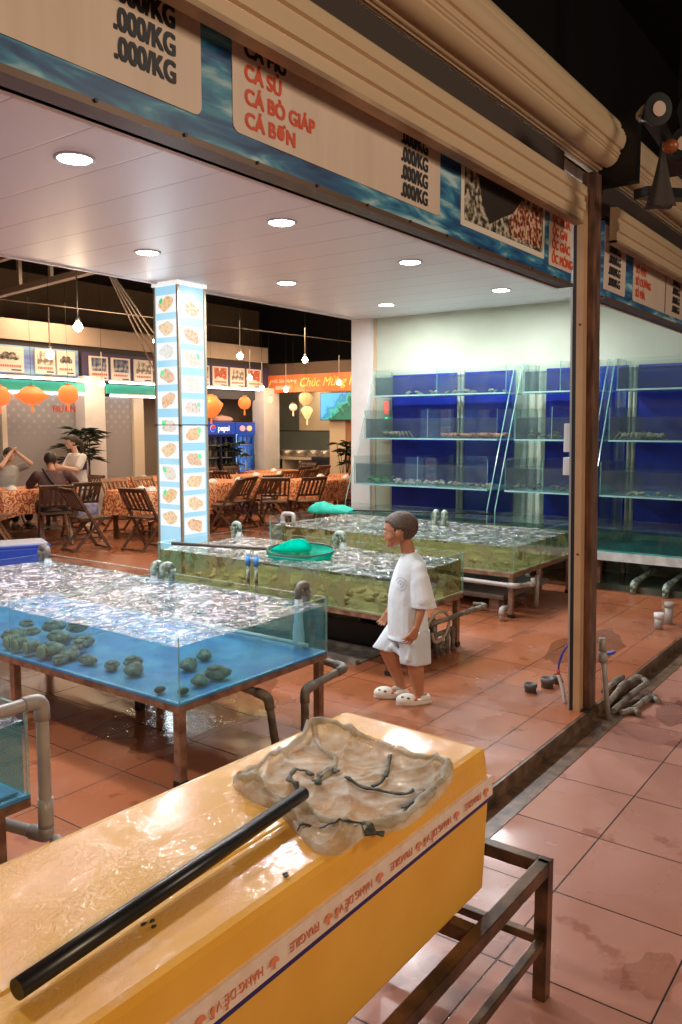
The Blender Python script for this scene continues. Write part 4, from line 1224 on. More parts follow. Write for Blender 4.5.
def yellow(name, wet):
    m, nt, p = ntree(name)
    L = nt.links
    v = coords(nt, 'Object')
    n = N(nt, 'ShaderNodeTexNoise'); n.inputs['Scale'].default_value = 5; n.inputs['Detail'].default_value = 5
    L.new(v, n.inputs['Vector'])
    r = ramp(nt, [(0.3, (0.80, 0.385, 0.045)), (0.7, (0.88, 0.46, 0.07))])
    L.new(n.outputs['Fac'], r.inputs['Fac']); L.new(r.outputs['Color'], p.inputs['Base Color'])
    p.inputs['Roughness'].default_value = 0.42
    if wet:
        p.inputs['Specular IOR Level'].default_value = 0.12
        p.inputs['Coat Weight'].default_value = 1.0; p.inputs['Coat Roughness'].default_value = 0.05
        p.inputs['Coat IOR'].default_value = 1.3
        # crinkled wet plastic film in patches
        n2 = N(nt, 'ShaderNodeTexNoise'); n2.inputs['Scale'].default_value = 34; n2.inputs['Detail'].default_value = 4; n2.inputs['Distortion'].default_value = 1.6
        L.new(coords(nt, 'Object', (1, 1.5, 1), rot=(0, 0, 0.5)), n2.inputs['Vector'])
        n3 = N(nt, 'ShaderNodeTexNoise'); n3.inputs['Scale'].default_value = 3.5; n3.inputs['Detail'].default_value = 3
        L.new(v, n3.inputs['Vector'])
        mr = N(nt, 'ShaderNodeMapRange'); mr.inputs[1].default_value = 0.42; mr.inputs[2].default_value = 0.62
        mr.inputs[3].default_value = 0.06; mr.inputs[4].default_value = 1.0
        L.new(n3.outputs['Fac'], mr.inputs[0])
        mu = N(nt, 'ShaderNodeMath', operation='MULTIPLY'); L.new(n2.outputs['Fac'], mu.inputs[0]); L.new(mr.outputs[0], mu.inputs[1])
        bb = N(nt, 'ShaderNodeBump'); bb.inputs['Strength'].default_value = 1.0; bb.inputs['Distance'].default_value = 0.018
        L.new(mu.outputs[0], bb.inputs['Height']); L.new(bb.outputs['Normal'], p.inputs['Coat Normal'])
        bump(nt, p, mu.outputs[0], 0.25, 0.004)
    return m


YTOP = yellow('wet_yellow_film', True); YSIDE = yellow('matt_yellow_foam', False)
BX = (1.2, 1.17, STZ)
t = thing('foam_box', 'big yellow foam fish box with a wet film-wrapped lid, nearest thing in view', 'box', BX)
def BL(x, y, z): return (x - BX[0], y - BX[1], z - BX[2])
# corners: near-right, far-right, far-left, near-left
def quad(z, g=0.0, tp=0.0):
    return [BL(0.30, 0.918 - g, z), BL(1.935 + g, 0.925 - g, z), BL(1.945 + g, 1.415 + g, z), BL(0.30, 1.475 + g, z)]
b = MB(); b.hull8(quad(STZ, -0.012) + quad(0.615, -0.004), bev=0.010); b.build('body', YSIDE, t)
b = MB(); b.hull8(quad(0.66, -0.004) + quad(0.748, -0.012), bev=0.018); lid = b.build('lid', YTOP, t)
b = MB(); b.hull8(quad(0.7485, -0.17) + quad(0.7515, -0.175), bev=0.001); b.build('lid_panel', YTOP, lid)
b = MB(); b.hull8(quad(0.600, 0.000) + quad(0.617, 0.001)); b.build('blue_band', mat('navy_tape', (0.02, 0.012, 0.12), 0.4), t)
TAPE = mat('pinkish_white_tape', (0.78, 0.58, 0.46), 0.5, col2=(0.84, 0.68, 0.56), scale=30, bumps=0.2)
b = MB(); b.hull8(quad(0.615, 0.004) + quad(0.668, 0.002)); b.build('tape', TAPE, t)
# tape print: upside-down warnings and small marks on the long right-hand face
ORED = mat('orange_red_print', (0.78, 0.24, 0.12), 0.5)
words = ['FRAGILE', 'HÀNG DỄ VỠ']
xx = 0.72; k = 0
while xx < 1.88:
    wd = words[k % 2]; wdt = 0.105 if wd == 'FRAGILE' else 0.125
    p = BL(xx, 0.918 + (xx - .3) * 0.0043 - 0.0065, 0.650)
    text(wd, (p[0] + wdt, p[1], p[2]), 0.025, ORED, t, rot=(PI / 2, PI, 0), bold=0.0002, sx=0.95 if k % 2 == 0 else 0.86)
    q = BL(xx + wdt + 0.030, 0.918 + (xx - .3) * 0.0043 - 0.0065, 0.637)
    b = MB(); b.prism([(q[0] + math.cos(a) * 0.013, q[2] + math.sin(a) * 0.013) for a in [PI * j / 8 for j in range(9)]], 'y', q[1] - 0.0008, q[1])
    b.box((q[0] - 0.003, q[1] - 0.0008, q[2] - 0.010), (q[0] + 0.003, q[1], q[2])); b.build('umbrella_mark', ORED, t)
    xx += wdt + 0.058; k += 1
# dark specks on the lid
SPK = mat('dark_speck', (0.03, 0.03, 0.02), 0.6)
for x, y in ((0.86, 1.055), (0.875, 1.05), (0.865, 1.035), (1.12, 0.955), (1.125, 0.962)):
    b = MB(); p = BL(x, y, 0.7515); b.ell(p, (0.006, 0.004, 0.002), n=8, jit=.2); b.build('dirt_speck', SPK, t)

# scoop net: black pole, rolled beige mesh, dark straps
t = thing('scoop_net', 'beige mesh scoop net with a thick black pole lying on the yellow box', 'net', (1.45, 1.1, 0.7515))
def NL(x, y, z=0.0): return (x - 1.45, y - 1.1, z)
b = MB(); b.tube([NL(0.622, 1.055, 0.020), NL(1.0, 1.083, 0.023), NL(1.365, 1.11, 0.030)], [0.0165, 0.0165, 0.0150], 18); b.build('pole', mat('black_rubber_grip', (0.014, 0.012, 0.013), 0.32, bumps=0.1), t)


def meshcloth():
    m, nt, p = ntree('beige_mesh_cloth')
    L = nt.links
    n = N(nt, 'ShaderNodeTexNoise'); n.inputs['Scale'].default_value = 18; n.inputs['Detail'].default_value = 6
    L.new(coords(nt, 'Object'), n.inputs['Vector'])
    r = ramp(nt, [(0.35, (0.50, 0.43, 0.33)), (0.65, (0.66, 0.60, 0.50))])
    L.new(n.outputs['Fac'], r.inputs['Fac']); L.new(r.outputs['Color'], p.inputs['Base Color'])
    p.inputs['Roughness'].default_value = 0.75
    tr = N(nt, 'ShaderNodeBsdfTransparent'); tr.inputs[0].default_value = (0.95, 0.9, 0.8, 1)
    mx = N(nt, 'ShaderNodeMixShader')
    mr = N(nt, 'ShaderNodeMapRange'); mr.inputs[1].default_value = 0.35; mr.inputs[2].default_value = 0.65
    mr.inputs[3].default_value = 0.36; mr.inputs[4].default_value = 0.80
    L.new(n.outputs['Fac'], mr.inputs[0]); L.new(mr.outputs[0], mx.inputs[0])
    L.new(tr.outputs[0], mx.inputs[1]); L.new(p.outputs[0], mx.inputs[2])
    out = [q for q in nt.nodes if q.type == 'OUTPUT_MATERIAL'][0]
    L.new(mx.outputs[0], out.inputs[0])
    bump(nt, p, n.outputs['Fac'], 0.5, 0.01)
    return m


MESHC = meshcloth()
outline = [(1.341, 1.310), (1.469, 1.330), (1.636, 1.357), (1.724, 1.372), (1.755, 1.30), (1.74, 1.20), (1.733, 1.077), (1.755, 0.973), (1.726, 0.925), (1.63, 0.892), (1.50, 0.872), (1.40, 0.872), (1.331, 0.915), (1.240, 0.915), (1.222, 0.965), (1.249, 1.026), (1.30, 1.14), (1.31, 1.23)]
# crumpled sheet: polar grid pulled to the outline, sharp folds, rolled rim
cx, cy = 1.50, 1.12
oo = smooth_path([(x, y, 0) for x, y in outline + outline[:1]], 14)[:-1]
rr = random.Random(12)
OA = sorted((math.atan2(p.y - cy, p.x - cx), math.hypot(p.x - cx, p.y - cy)) for p in oo)


def net_s(x, y):
    a = math.atan2(y - cy, x - cx); d = math.hypot(x - cx, y - cy)
    best = min(OA, key=lambda q: abs(q[0] - a))
    return d / best[1]


def rid(t_, k=4): return (1 - abs(math.sin(t_))) ** k


def net_z(x, y, s_=None):
    if s_ is None: s_ = net_s(x, y)
    a = math.atan2(y - cy, x - cx)
    u = x + 0.03 * math.sin(11 * y + 1); v = y + 0.035 * math.sin(9 * x + 2)
    z = 0.020 * rid(9 * u + 7 * v + 0.6, 5) + 0.016 * rid(13 * v - 6 * u + 1.1, 5) + 0.010 * rid(22 * u - 9 * v, 4) + 0.005 * rid(44 * v + 26 * u + 2 * math.sin(20 * x), 3)
    z *= 0.25 + 0.75 * min(1, s_ * 1.25)
    w = 0.055 + 0.02 * math.sin(3 * a + 1)
    rim = (0.015 + 0.006 * math.sin(3 * a) + 0.002 * math.sin(7 * a + 2)) * math.exp(-((s_ - 0.90) / w) ** 2)
    rim += 0.010 * math.exp(-((s_ - 0.975) / 0.03) ** 2) + 0.006 * rid(5 * a + 8 * s_, 3) * max(0, s_ - .6)
    z = 0.003 + z + rim
    if y < 0.925: z *= max(0.35, 1 - (0.925 - y) * 9)
    if s_ > 0.995: z = 0.002
    return z


b = MB(); NR = 64; vs = []
for i in range(NR + 1):
    s_ = i / NR; row = []
    for p in oo:
        x = cx + (p.x - cx) * s_; y = cy + (p.y - cy) * s_
        row.append(b.bm.verts.new(NL(x, y, net_z(x, y, s_))))
    vs.append(row)
n = len(oo)
for i in range(NR):
    for j in range(n):
        f = b.bm.faces.new((vs[i][j], vs[i][(j + 1) % n], vs[i + 1][(j + 1) % n], vs[i + 1][j])); f.smooth = True
sheet = b.build('mesh_sheet', MESHC, t)


def ribbon(name, pts, w, m, parent, lift=0.003, k=8):
    q = smooth_path([(x, y, 0) for x, y in pts], k)
    rings = []
    for i, p in enumerate(q):
        d = (q[min(i + 1, len(q) - 1)] - q[max(i - 1, 0)]).normalized(); nn = Vector((-d.y, d.x, 0))
        ww = w * (0.75 + .25 * math.sin(i * 0.9)) / 2
        a, c = p + nn * ww, p - nn * ww
        za, zc = net_z(a.x, a.y) + lift, net_z(c.x, c.y) + lift
        rings.append([NL(a.x, a.y, za), NL(c.x, c.y, zc), NL(c.x, c.y, zc - .003), NL(a.x, a.y, za - .003)])
    b = MB(); b.loft(rings); return b.build(name, m, parent)


def roll(pts, r, k=8):
    q = [NL(p.x, p.y, net_z(p.x, p.y) + r * .3) for p in smooth_path([(x, y, 0) for x, y in pts], k)]
    b = MB(); b.tube(q, [max(.003, r * (1 + .35 * math.sin(i * .55) + .15 * math.sin(i * 1.7))) for i in range(len(q))], 10); b.build('rim_fold', MESHC, sheet)


roll([(1.345, 1.290), (1.469, 1.315), (1.636, 1.34), (1.705, 1.350), (1.730, 1.28), (1.722, 1.20), (1.716, 1.077), (1.735, 0.973), (1.705, 0.93)], 0.008)
roll([(1.705, 0.93), (1.62, 0.905), (1.50, 0.888), (1.41, 0.885), (1.34, 0.925)], 0.010)
roll([(1.33, 1.27), (1.345, 1.20), (1.355, 1.10), (1.33, 1.02), (1.35, 0.93)], 0.008)
roll([(1.70, 1.345), (1.63, 1.27), (1.60, 1.20), (1.55, 1.17), (1.46, 1.16)], 0.007)
STR = mat('dark_green_strap', (0.02, 0.024, 0.016), 0.7, col2=(0.09, 0.085, 0.06), scale=80)
for pts, wd in (([(1.37, 1.126), (1.41, 1.17), (1.434, 1.211), (1.478, 1.229), (1.492, 1.209), (1.486, 1.179)], 0.013),
                ([(1.44, 1.128), (1.496, 1.166), (1.538, 1.167), (1.535, 1.141)], 0.014),
                ([(1.509, 1.10), (1.505, 1.04), (1.527, 0.957), (1.548, 0.932)], 0.010),
                ([(1.52, 1.03), (1.576, 1.028), (1.69, 1.09)], 0.009),
                ([(1.262, 1.041), (1.288, 0.965), (1.335, 0.915), (1.352, 0.885)], 0.017),
                ([(1.45, 0.90), (1.50, 0.895), (1.57, 0.895)], 0.014)):
    ribbon('strap', pts, wd * 1.25, STR, t, 0.008)

# ================================================================== CLUTTER AT THE POST AND ON THE FLOOR
for i, (x, y, r, h, w) in enumerate(((4.56, 1.93, 0.035, 0.05, 'left'), (4.70, 1.88, 0.038, 0.06, 'middle and widest'), (4.80, 1.86, 0.022, 0.06, 'right and thinnest'))):
    t = thing('pipe_stub', 'grey pipe stub rising from the tiles left of the post, %s of three' % w, 'pipe', (x, y, 0), group='pipe stubs left of the post')
    b = MB(); b.lathe([(r, 0), (r, h * .5), (r * 1.12, h * .55), (r * 1.12, h), (r * .85, h), (r * .85, h * .6), (0, h * .6)], n=20); b.build('pipe', mat('dark_grey_pvc', (0.10, 0.09, 0.085), 0.5, col2=(0.18, 0.16, 0.15), scale=20), t)
t = thing('stand_pipe', 'upright grey stand pipe with a blue tap handle right of the post', 'pipe', (4.58, 1.46, -0.08))
b = MB(); b.cyl((0, 0, 0), (-0.02, 0.04, 0.40), 0.016); b.build('pipe', PVC, t)
b = MB(); b.cyl((-0.018, 0.036, 0.34), (-0.02, 0.04, 0.40), 0.026); b.cyl((-0.02, 0.04, 0.40), (-0.022, 0.044, 0.48), 0.020); b.build('valve_body', PVC, t)
b = MB(); b.bar((0.0, 0.02, 0.385), (0.035, -0.012, 0.395), 0.018, 0.014); b.build('tap_handle', mat('blue_tap', (0.02, 0.06, 0.42), 0.35), t)
rr = random.Random(9)
for i, (p, w) in enumerate((([(4.70, 1.50, -0.02), (4.95, 1.50, 0.02), (5.18, 1.47, 0.02), (5.16, 1.41, 0.0), (4.92, 1.44, -0.02)], 'thickest, on top'),
                            ([(4.66, 1.46, -0.05), (4.90, 1.46, -0.04), (5.06, 1.44, -0.04)], 'in the middle'),
                            ([(4.80, 1.38, -0.058), (4.98, 1.37, -0.058), (5.10, 1.36, -0.058), (5.02, 1.30, -0.06)], 'bent one at the right'),
                            ([(4.68, 1.42, -0.06), (4.78, 1.37, -0.06), (4.72, 1.33, -0.06)], 'short hooked one at the front'),
                            ([(4.76, 1.55, 0.02), (5.0, 1.56, 0.02), (5.12, 1.55, 0.02)], 'lowest, half hidden'))):
    pipe_tree('drain_hose', 'dirty grey drain pipe in the pile behind the post, %s' % w, p[0], [p], 0.017, PVC_D, group='pile of drain pipes by the post')
t = thing('electric_wire', 'blue and red wire running down behind the post to the floor', 'wire', (4.52, 1.70, 0))
b = MB(); b.tube(smooth_path([(-0.02, -0.03, 0.36), (-0.05, 0.0, 0.30), (-0.06, 0.02, 0.20), (-0.04, 0.0, 0.12)]), 0.006, 8); b.build('blue_wire', mat('blue_wire', (0.02, 0.03, 0.3), 0.4), t)
b = MB(); b.tube([(-0.062, 0.02, 0.17), (-0.062, 0.02, 0.20)], 0.010, 8); b.build('red_joint', mat('red_plastic', (0.6, 0.05, 0.03), 0.4), t)
b = MB(); b.tube(smooth_path([(-0.062, 0.02, 0.17), (-0.05, 0.0, 0.10), (-0.04, -0.02, 0.0)]), 0.010, 8); b.build('white_sleeve', WHITE, t)
for i, (x, y, w) in enumerate(((6.62, 1.74, 'left'), (6.84, 1.72, 'right and taller'))):
    t = thing('pipe_stub', 'pale pipe stub at the right edge of the inner floor, %s of two' % w, 'pipe', (x, y, 0), group='stubs at the right edge')
    b = MB(); b.cyl((0, 0, 0), (0, 0, 0.09 + i * .05), 0.032); b.build('pipe', PVC, t)
    b = MB(); b.cyl((0, 0, 0.09 + i * .05), (0, 0, 0.13 + i * .05), 0.038); b.build('collar', WHITE if i == 0 else PVC, t)
PUD = glassy('puddle', (0.97, 0.95, 0.93), ior=1.33, ripple=0.002, rscale=18)
for i, (x, y, sx, sy, z, w) in enumerate(((4.95, 1.15, 0.22, 0.14, -0.0785, 'beside the pile of pipes'), (5.75, 2.0, 0.55, 0.2, 0.0015, 'long and pale in front of the right-hand rack'), (4.3, 1.46, 0.2, 0.06, -0.076, 'in the gutter at the post foot'),
                                          (2.45, 0.62, 0.12, 0.09, -0.0785, 'on the street-side tiles right of the stand'), (3.05, 3.3, 0.6, 0.35, 0.0015, 'under the near blue tank'))):
    rg = []
    rr = random.Random(i); ph = [rr.uniform(0, 6) for _ in range(3)]
    ring = [(sx * math.cos(a) * (1 + .2 * math.sin(3 * a + ph[0]) + .12 * math.sin(7 * a + ph[1])), sy * math.sin(a) * (1 + .2 * math.sin(2 * a + ph[2]) + .12 * math.sin(5 * a))) for a in [2 * PI * j / 48 for j in range(48)]]
    b = MB(); b.prism(ring, 'z', 0, 0.0015)
    o = tag(b.build('puddle', PUD, loc=(x, y, z)), 'shallow water puddle ' + w, 'puddle')
t = thing('storage_crate', 'blue plastic crate with white tray on the dining floor at the left edge', 'crate', (5.45, 8.75, 0), R(-25))
b = MB(); b.box((-0.30, -0.24, 0), (0.30, 0.24, 0.20), bev=0.02); b.build('body', BLUEPL, t)
b = MB(); b.box((-0.31, -0.25, 0.201), (0.31, 0.25, 0.225), bev=0.01); b.build('rim', BLUEPL, t)
b = MB(); b.box((-0.28, -0.22, 0.226), (0.28, 0.22, 0.25), bev=0.01); b.build('tray', mat('pale_blue_tray', (0.55, 0.6, 0.75), 0.4), t)

# ================================================================== LIT MENU PILLAR
PH = 3.0
t = thing('menu_pillar', 'tall glowing light-blue menu pillar with food pictures reaching the ceiling', 'lightbox', (5.675, 6.165, 0))
a, c, d, e = -0.175, 0.175, -0.165, 0.165


def lightbox(name, c1, c2, s):
    m, nt, p = ntree(name)
    n = N(nt, 'ShaderNodeTexNoise'); n.inputs['Scale'].default_value = 1.5
    nt.links.new(coords(nt, 'Object', (1, 1, 0.6)), n.inputs['Vector'])
    r = ramp(nt, [(0.4, c1), (0.6, c2)])
    nt.links.new(n.outputs['Fac'], r.inputs['Fac'])
    p.inputs['Base Color'].default_value = (0.06, 0.10, 0.12, 1); nt.links.new(r.outputs['Color'], p.inputs['Emission Color'])
    p.inputs['Emission Strength'].default_value = s; p.inputs['Roughness'].default_value = 0.3
    return m


LBOX = lightbox('lit_blue_print', (0.36, 0.68, 0.88), (0.52, 0.80, 0.92), 0.62)
LWHITE = mat('lit_white_print', (0.12, 0.13, 0.13), 0.3, emit=0.68, ecol=(0.84, 0.86, 0.88))
b = MB(); b.box((a, d, 0.05), (c, e, PH - 0.03)); b.build('lightbox_body', LBOX, t)
b = MB()
for x in (a, c):
    for y in (d, e):
        b.box((x - .012, y - .012, 0), (x + .012, y + .012, PH - 0.02))
b.build('corner_trim', mat('pillar_metal_trim', (0.45, 0.36, 0.26), 0.3, 0.6), t)
b = MB(); b.box((a - .02, d - .02, PH - 0.04), (c + .02, e + .02, PH - 0.001)); b.build('top_cap', mat('lit_white_cap', (0.85, 0.9, 0.9), 0.4, emit=0.5), t)
b = MB(); b.box((a - .03, d - .03, 0), (c + .03, e + .03, 0.06)); b.build('plinth', STEEL_W, t)
b = MB(); b.tube([(a - .02, d - .02, 1.62), (c + .02, d - .02, 1.62), (c + .02, e + .02, 1.62), (a - .02, e + .02, 1.62)], 0.006, 6, closed=True); b.build('wire_band', BLACKM, t)
pal = [((0.75, 0.30, 0.08), (0.85, 0.62, 0.35)), ((0.80, 0.36, 0.10), (0.88, 0.72, 0.5)), ((0.62, 0.66, 0.62), (0.85, 0.86, 0.8)), ((0.55, 0.35, 0.2), (0.85, 0.6, 0.42)),
       ((0.70, 0.26, 0.1), (0.88, 0.6, 0.4)), ((0.6, 0.4, 0.34), (0.85, 0.76, 0.7)), ((0.75, 0.42, 0.18), (0.88, 0.7, 0.45)), ((0.66, 0.58, 0.44), (0.84, 0.80, 0.70))]


def food_mat(i):
    nme = 'food_print_%d' % i
    if nme in MATS: return MATS[nme]
    m, nt, p = ntree(nme)
    n = N(nt, 'ShaderNodeTexVoronoi'); n.inputs['Scale'].default_value = 34
    nt.links.new(coords(nt, 'Object'), n.inputs['Vector'])
    r = ramp(nt, [(0.1, pal[i][0]), (0.55, pal[i][1])])
    nt.links.new(n.outputs['Distance'], r.inputs['Fac'])
    p.inputs['Base Color'].default_value = (0.08, 0.05, 0.03, 1); nt.links.new(r.outputs['Color'], p.inputs['Emission Color'])
    p.inputs['Emission Strength'].default_value = 0.62
    MATS[nme] = m
    return m


LEAF_E = mat('lit_green_garnish', (0.1, 0.55, 0.2), 0.4, emit=0.5)


def food(face, z, i, h=0.17):
    w = 0.145
    o = 0.004 if face == 'l' else 0.004
    def mk(poly, off, name, m):
        b = MB()
        if face == 'l': b.prism([(u, z + v) for u, v in poly], 'x', a - off - .001, a - off)
        else: b.prism([(u, z + v) for u, v in poly], 'y', d - off - .001, d - off)
        return b.build(name, m, t)
    mk([(-w, -h / 2), (w, -h / 2), (w, h / 2), (-w, h / 2)], 0.001, 'photo_card', LWHITE)
    rr = random.Random(i * 7 + (3 if face == 'l' else 0))
    th = rr.uniform(-.5, .5)
    ring = [(0.105 * math.cos(q) * (1 + .12 * math.sin(3 * q + i)), 0.062 * math.sin(q) * (1 + .15 * math.sin(4 * q + i))) for q in [2 * PI * j / 26 for j in range(26)]]
    ring = [(u * math.cos(th) - v * math.sin(th), u * math.sin(th) + v * math.cos(th)) for u, v in ring]
    mk(ring, 0.003, 'food_picture', food_mat(i % 8))
    if i in (0, 3, 7, 5): mk([(u * .25 + 0.07, v * .4 + 0.03) for u, v in ring], 0.005, 'garnish_picture', LEAF_E)


for k, z in enumerate((2.79, 2.555, 2.335, 2.10, 1.865, 1.61, 1.375, 1.145, 0.92, 0.70)):
    food('l', z, k % 8)
for k, z in enumerate((2.745, 2.49, 2.265, 2.02, 1.79, 1.53, 1.28, 1.06, 0.84, 0.62)):
    food('r', z, (k * 3 + 1) % 8)
light('pillar_glow', 'AREA', (5.40, 6.16, 1.7), 6, (0.75, 0.9, 1.0), 0.3, target=(4.0, 6.1, 1.7), size_y=2.4)

# ================================================================== DINING ROOM
# ---- folding chair
def make_chair(wood_m, label, loc, rz, group):
    t = thing('folding_chair', label, 'chair', loc, rz, group)
    W = 0.21
    for s in (-1, 1):
        b = MB(); b.bar((0.24, s * W, 0.0), (-0.25, s * W, 0.82), 0.022, 0.036); b.build('back_post', wood_m, t)
        b = MB(); b.bar((-0.26, s * (W - .03), 0.0), (0.17, s * (W - .03), 0.42), 0.022, 0.034); b.build('leg', wood_m, t)
    for p, q in (((0.235, -W, 0.02), (0.235, W, 0.02)), ((-0.25, -W + .03, 0.02), (-0.25, W - .03, 0.02)), ((0.10, -W, 0.22), (0.10, W, 0.22))):
        b = MB(); b.bar(p, q, 0.026, 0.02); b.build('foot_rail', wood_m, t)
    b = MB()
    for k in range(6):
        x = -0.14 + k * 0.068
        b.box((x, -W + .012, 0.415), (x + .052, W - .012, 0.432))
    for s in (-1, 1): b.box((-0.15, s * (W - .035) - .011, 0.395), (0.26, s * (W - .035) + .011, 0.415))
    b.build('seat', wood_m, t)
    def bp(z): return -0.25 + (0.82 - z) * (0.49 / 0.82)
    b = MB()
    b.boxr((bp(0.79), 0, 0.79), (0.022, 2 * W - .01, 0.062), (0, R(-31), 0)); b.boxr((bp(0.53), 0, 0.53), (0.02, 2 * W - .01, 0.036), (0, R(-31), 0))
    for k in range(5):
        y = -0.15 + k * 0.075
        b.bar((bp(0.54), y, 0.54), (bp(0.77), y, 0.77), 0.036, 0.012)
    b.build('backrest', wood_m, t)
    return t


CH = {}


def chair(x, y, deg, label, group=None, m='d', z=0):
    if m not in CH:
        CH[m] = make_chair(WOOD_D if m == 'd' else WOOD_M, label, (x, y, z), R(deg), group)
        return CH[m]
    o = dup(CH[m], (x, y, z), R(deg), label, group)
    if not group and 'group' in o: del o['group']
    return o


TB = {}
BOWL = mat('white_porcelain', (0.82, 0.8, 0.76), 0.25)


def table(x, y, deg, label, clabel, L=1.1, Wd=0.85, bowls=0, grp='dining tables under patterned cloths', seed=0):
    rr = random.Random(seed)
    if 't' not in TB:
        t = thing('dining_table', label, 'table', (x, y, 0), R(deg), grp)
        b = MB(); b.box((-.55, -.42, .665), (.55, .42, .69), bev=.004); b.build('tabletop', WOOD_D, t)
        for sx in (-1, 1):
            for sy in (-1, 1):
                b = MB(); b.box((sx * .48 - .025, sy * .36 - .025, 0), (sx * .48 + .025, sy * .36 + .025, .664)); b.build('leg', WOOD_D, t)
        TB['t'] = t
        # cloth with a wavy hem
        b = MB(); rings = []
        n = 64
        for k, (o, z) in enumerate(((-.2, .696), (0.0, .697), (0.012, .690), (0.03, .60), (0.05, .48), (0.065, .36))):
            ring = []
            for j in range(n):
                q = 2 * PI * j / n
                cx_, sy_ = math.cos(q), math.sin(q)
                mxx = max(abs(cx_), abs(sy_)); px_, py_ = cx_ / mxx, sy_ / mxx
                wv = 0.018 * math.sin(q * 14) * max(0, k - 2) / 3
                drop = 0.07 * (abs(px_ * py_)) ** 3 if k > 3 else 0
                ring.append((px_ * (.56 + o + wv), py_ * (.43 + o + wv), z - drop))
            rings.append(ring)
        b.loft(rings, caps=False); b.poly(rings[0])
        cl = b.build('tablecloth', CLOTH, None, (x, y, 0), (0, 0, R(deg)))
        TB['c'] = tag(cl, clabel, 'tablecloth', 'patterned tablecloths')
    else:
        dup(TB['t'], (x, y, 0), R(deg), label, grp)
        c = TB['c'].copy(); COL.objects.link(c); c.location = (x, y, 0); c.rotation_euler = (0, 0, R(deg)); c['label'] = clabel
    for k in range(bowls):
        u, v = rr.uniform(-.42, .42), rr.uniform(-.3, .3)
        if k < 2: u, v = (-.35, -.25) if k == 0 else (0.3, -.28)
        px_ = x + u * math.cos(R(deg)) - v * math.sin(R(deg)); py_ = y + u * math.sin(R(deg)) + v * math.cos(R(deg))
        lab = 'white upside-down bowl, ' + ('front left', 'front right', 'middle', 'back')[k] + ' one on ' + clabel.split(' cloth over ')[-1]
        if 'b' not in TB:
            b = MB(); b.lathe([(0.085, 0), (0.082, .012), (0.06, .045), (.035, .058), (.035, .066), (.03, .066), (0, .060)], n=20); TB['b'] = tag(b.build('bowl', BOWL, None, (px_, py_, .698)), lab, 'bowl', 'white bowls on the tables')
        else:
            c = TB['b'].copy(); COL.objects.link(c); c.location = (px_, py_, .698); c['label'] = lab


# tables: (x, y, deg, where, bowls)
tabs = [(6.98, 10.95, -8, 'the seated guests table', 3), (8.0, 9.25, 3, 'the table left of the menu pillar', 4),
        (11.35, 8.75, -5, 'the table nearest the corner column', 3), (9.75, 9.82, 5, 'the table behind the menu pillar', 2),
        (9.75, 11.45, 0, 'the table before the right frosted glass', 2), (11.6, 10.5, 0, 'the table before the drinks fridges', 2),
        (13.05, 9.05, 0, 'the table nearest the television', 1), (12.9, 11.2, 0, 'the table beside the far white column', 1)]
for i, (x, y, dg, wh, nb) in enumerate(tabs):
    table(x, y, dg, 'dark wooden dining table under a cloth, ' + wh, 'red and gold floral cloth over ' + wh, bowls=nb, seed=i + 3)

# foreground chairs one by one
chair(6.55, 8.98, -12, 'dark folding chair left of the nearest floral table, foot bars crossing')
chair(7.05, 8.40, 8, 'dark slatted folding chair nearest the olive tank, seat toward the pillar')
chair(7.95, 9.98, -95, 'reddish folding chair behind the near floral table, facing us', m='m')
chair(8.55, 10.0, -88, 'second reddish folding chair behind the near floral table', m='m')
chair(8.92, 8.75, 118, 'dark folding chair just right of the menu pillar foot')
chair(9.75, 8.50, 48, 'dark folding chair angled at the table right of the pillar, left of two')
chair(10.15, 8.15, 68, 'dark folding chair angled at the table right of the pillar, right of two')
chair(12.35, 8.25, 170, 'dark folding chair beside the white corner column')
chair(6.05, 10.35, -35, 'lighter brown folding chair tilted at the left edge', m='m')
chair(6.66, 9.80, 62, 'empty-looking dark folding chair under the man in the maroon shirt')
chair(7.22, 10.0, 75, 'dark folding chair with a handbag, right of the maroon-shirted man')
chair(8.08, 11.10, 175, 'dark folding chair under the woman in white')
chair(7.30, 12.10, -90, 'dark folding chair under the guest with raised arms')
side = {90: 'near side', -90: 'far side', 0: 'left end', 180: 'right end'}
full = ((-.3, -.80, 90), (.3, -.80, 90), (-.88, 0, 0), (.88, 0, 180), (-.3, .80, -90), (.3, .80, -90))
for k, ((x, y, dg, wh, nb), pick) in enumerate(zip(tabs[2:], ((3,), (0, 1), (0, 1, 3), (0, 1, 2, 4, 5), (1,), (0, 1, 3)))):
    for j in pick:
        u, v, a_ = full[j]
        sd = side[a_] + ((', left one' if u < 0 else ', right one') if abs(a_) == 90 else '')
        kind = 'd' if (k + j) % 3 else 'm'
        chair(x + u, y + v, a_ + random.uniform(-8, 8), '%s folding chair at the %s, %s' % ('dark' if kind == 'd' else 'reddish', wh[4:], sd), 'chairs round ' + wh, m=kind)

# ---- menu boards over the partition
YB = 12.30
RED_T = mat('red_text_bar', (0.62, 0.10, 0.05), 0.5)


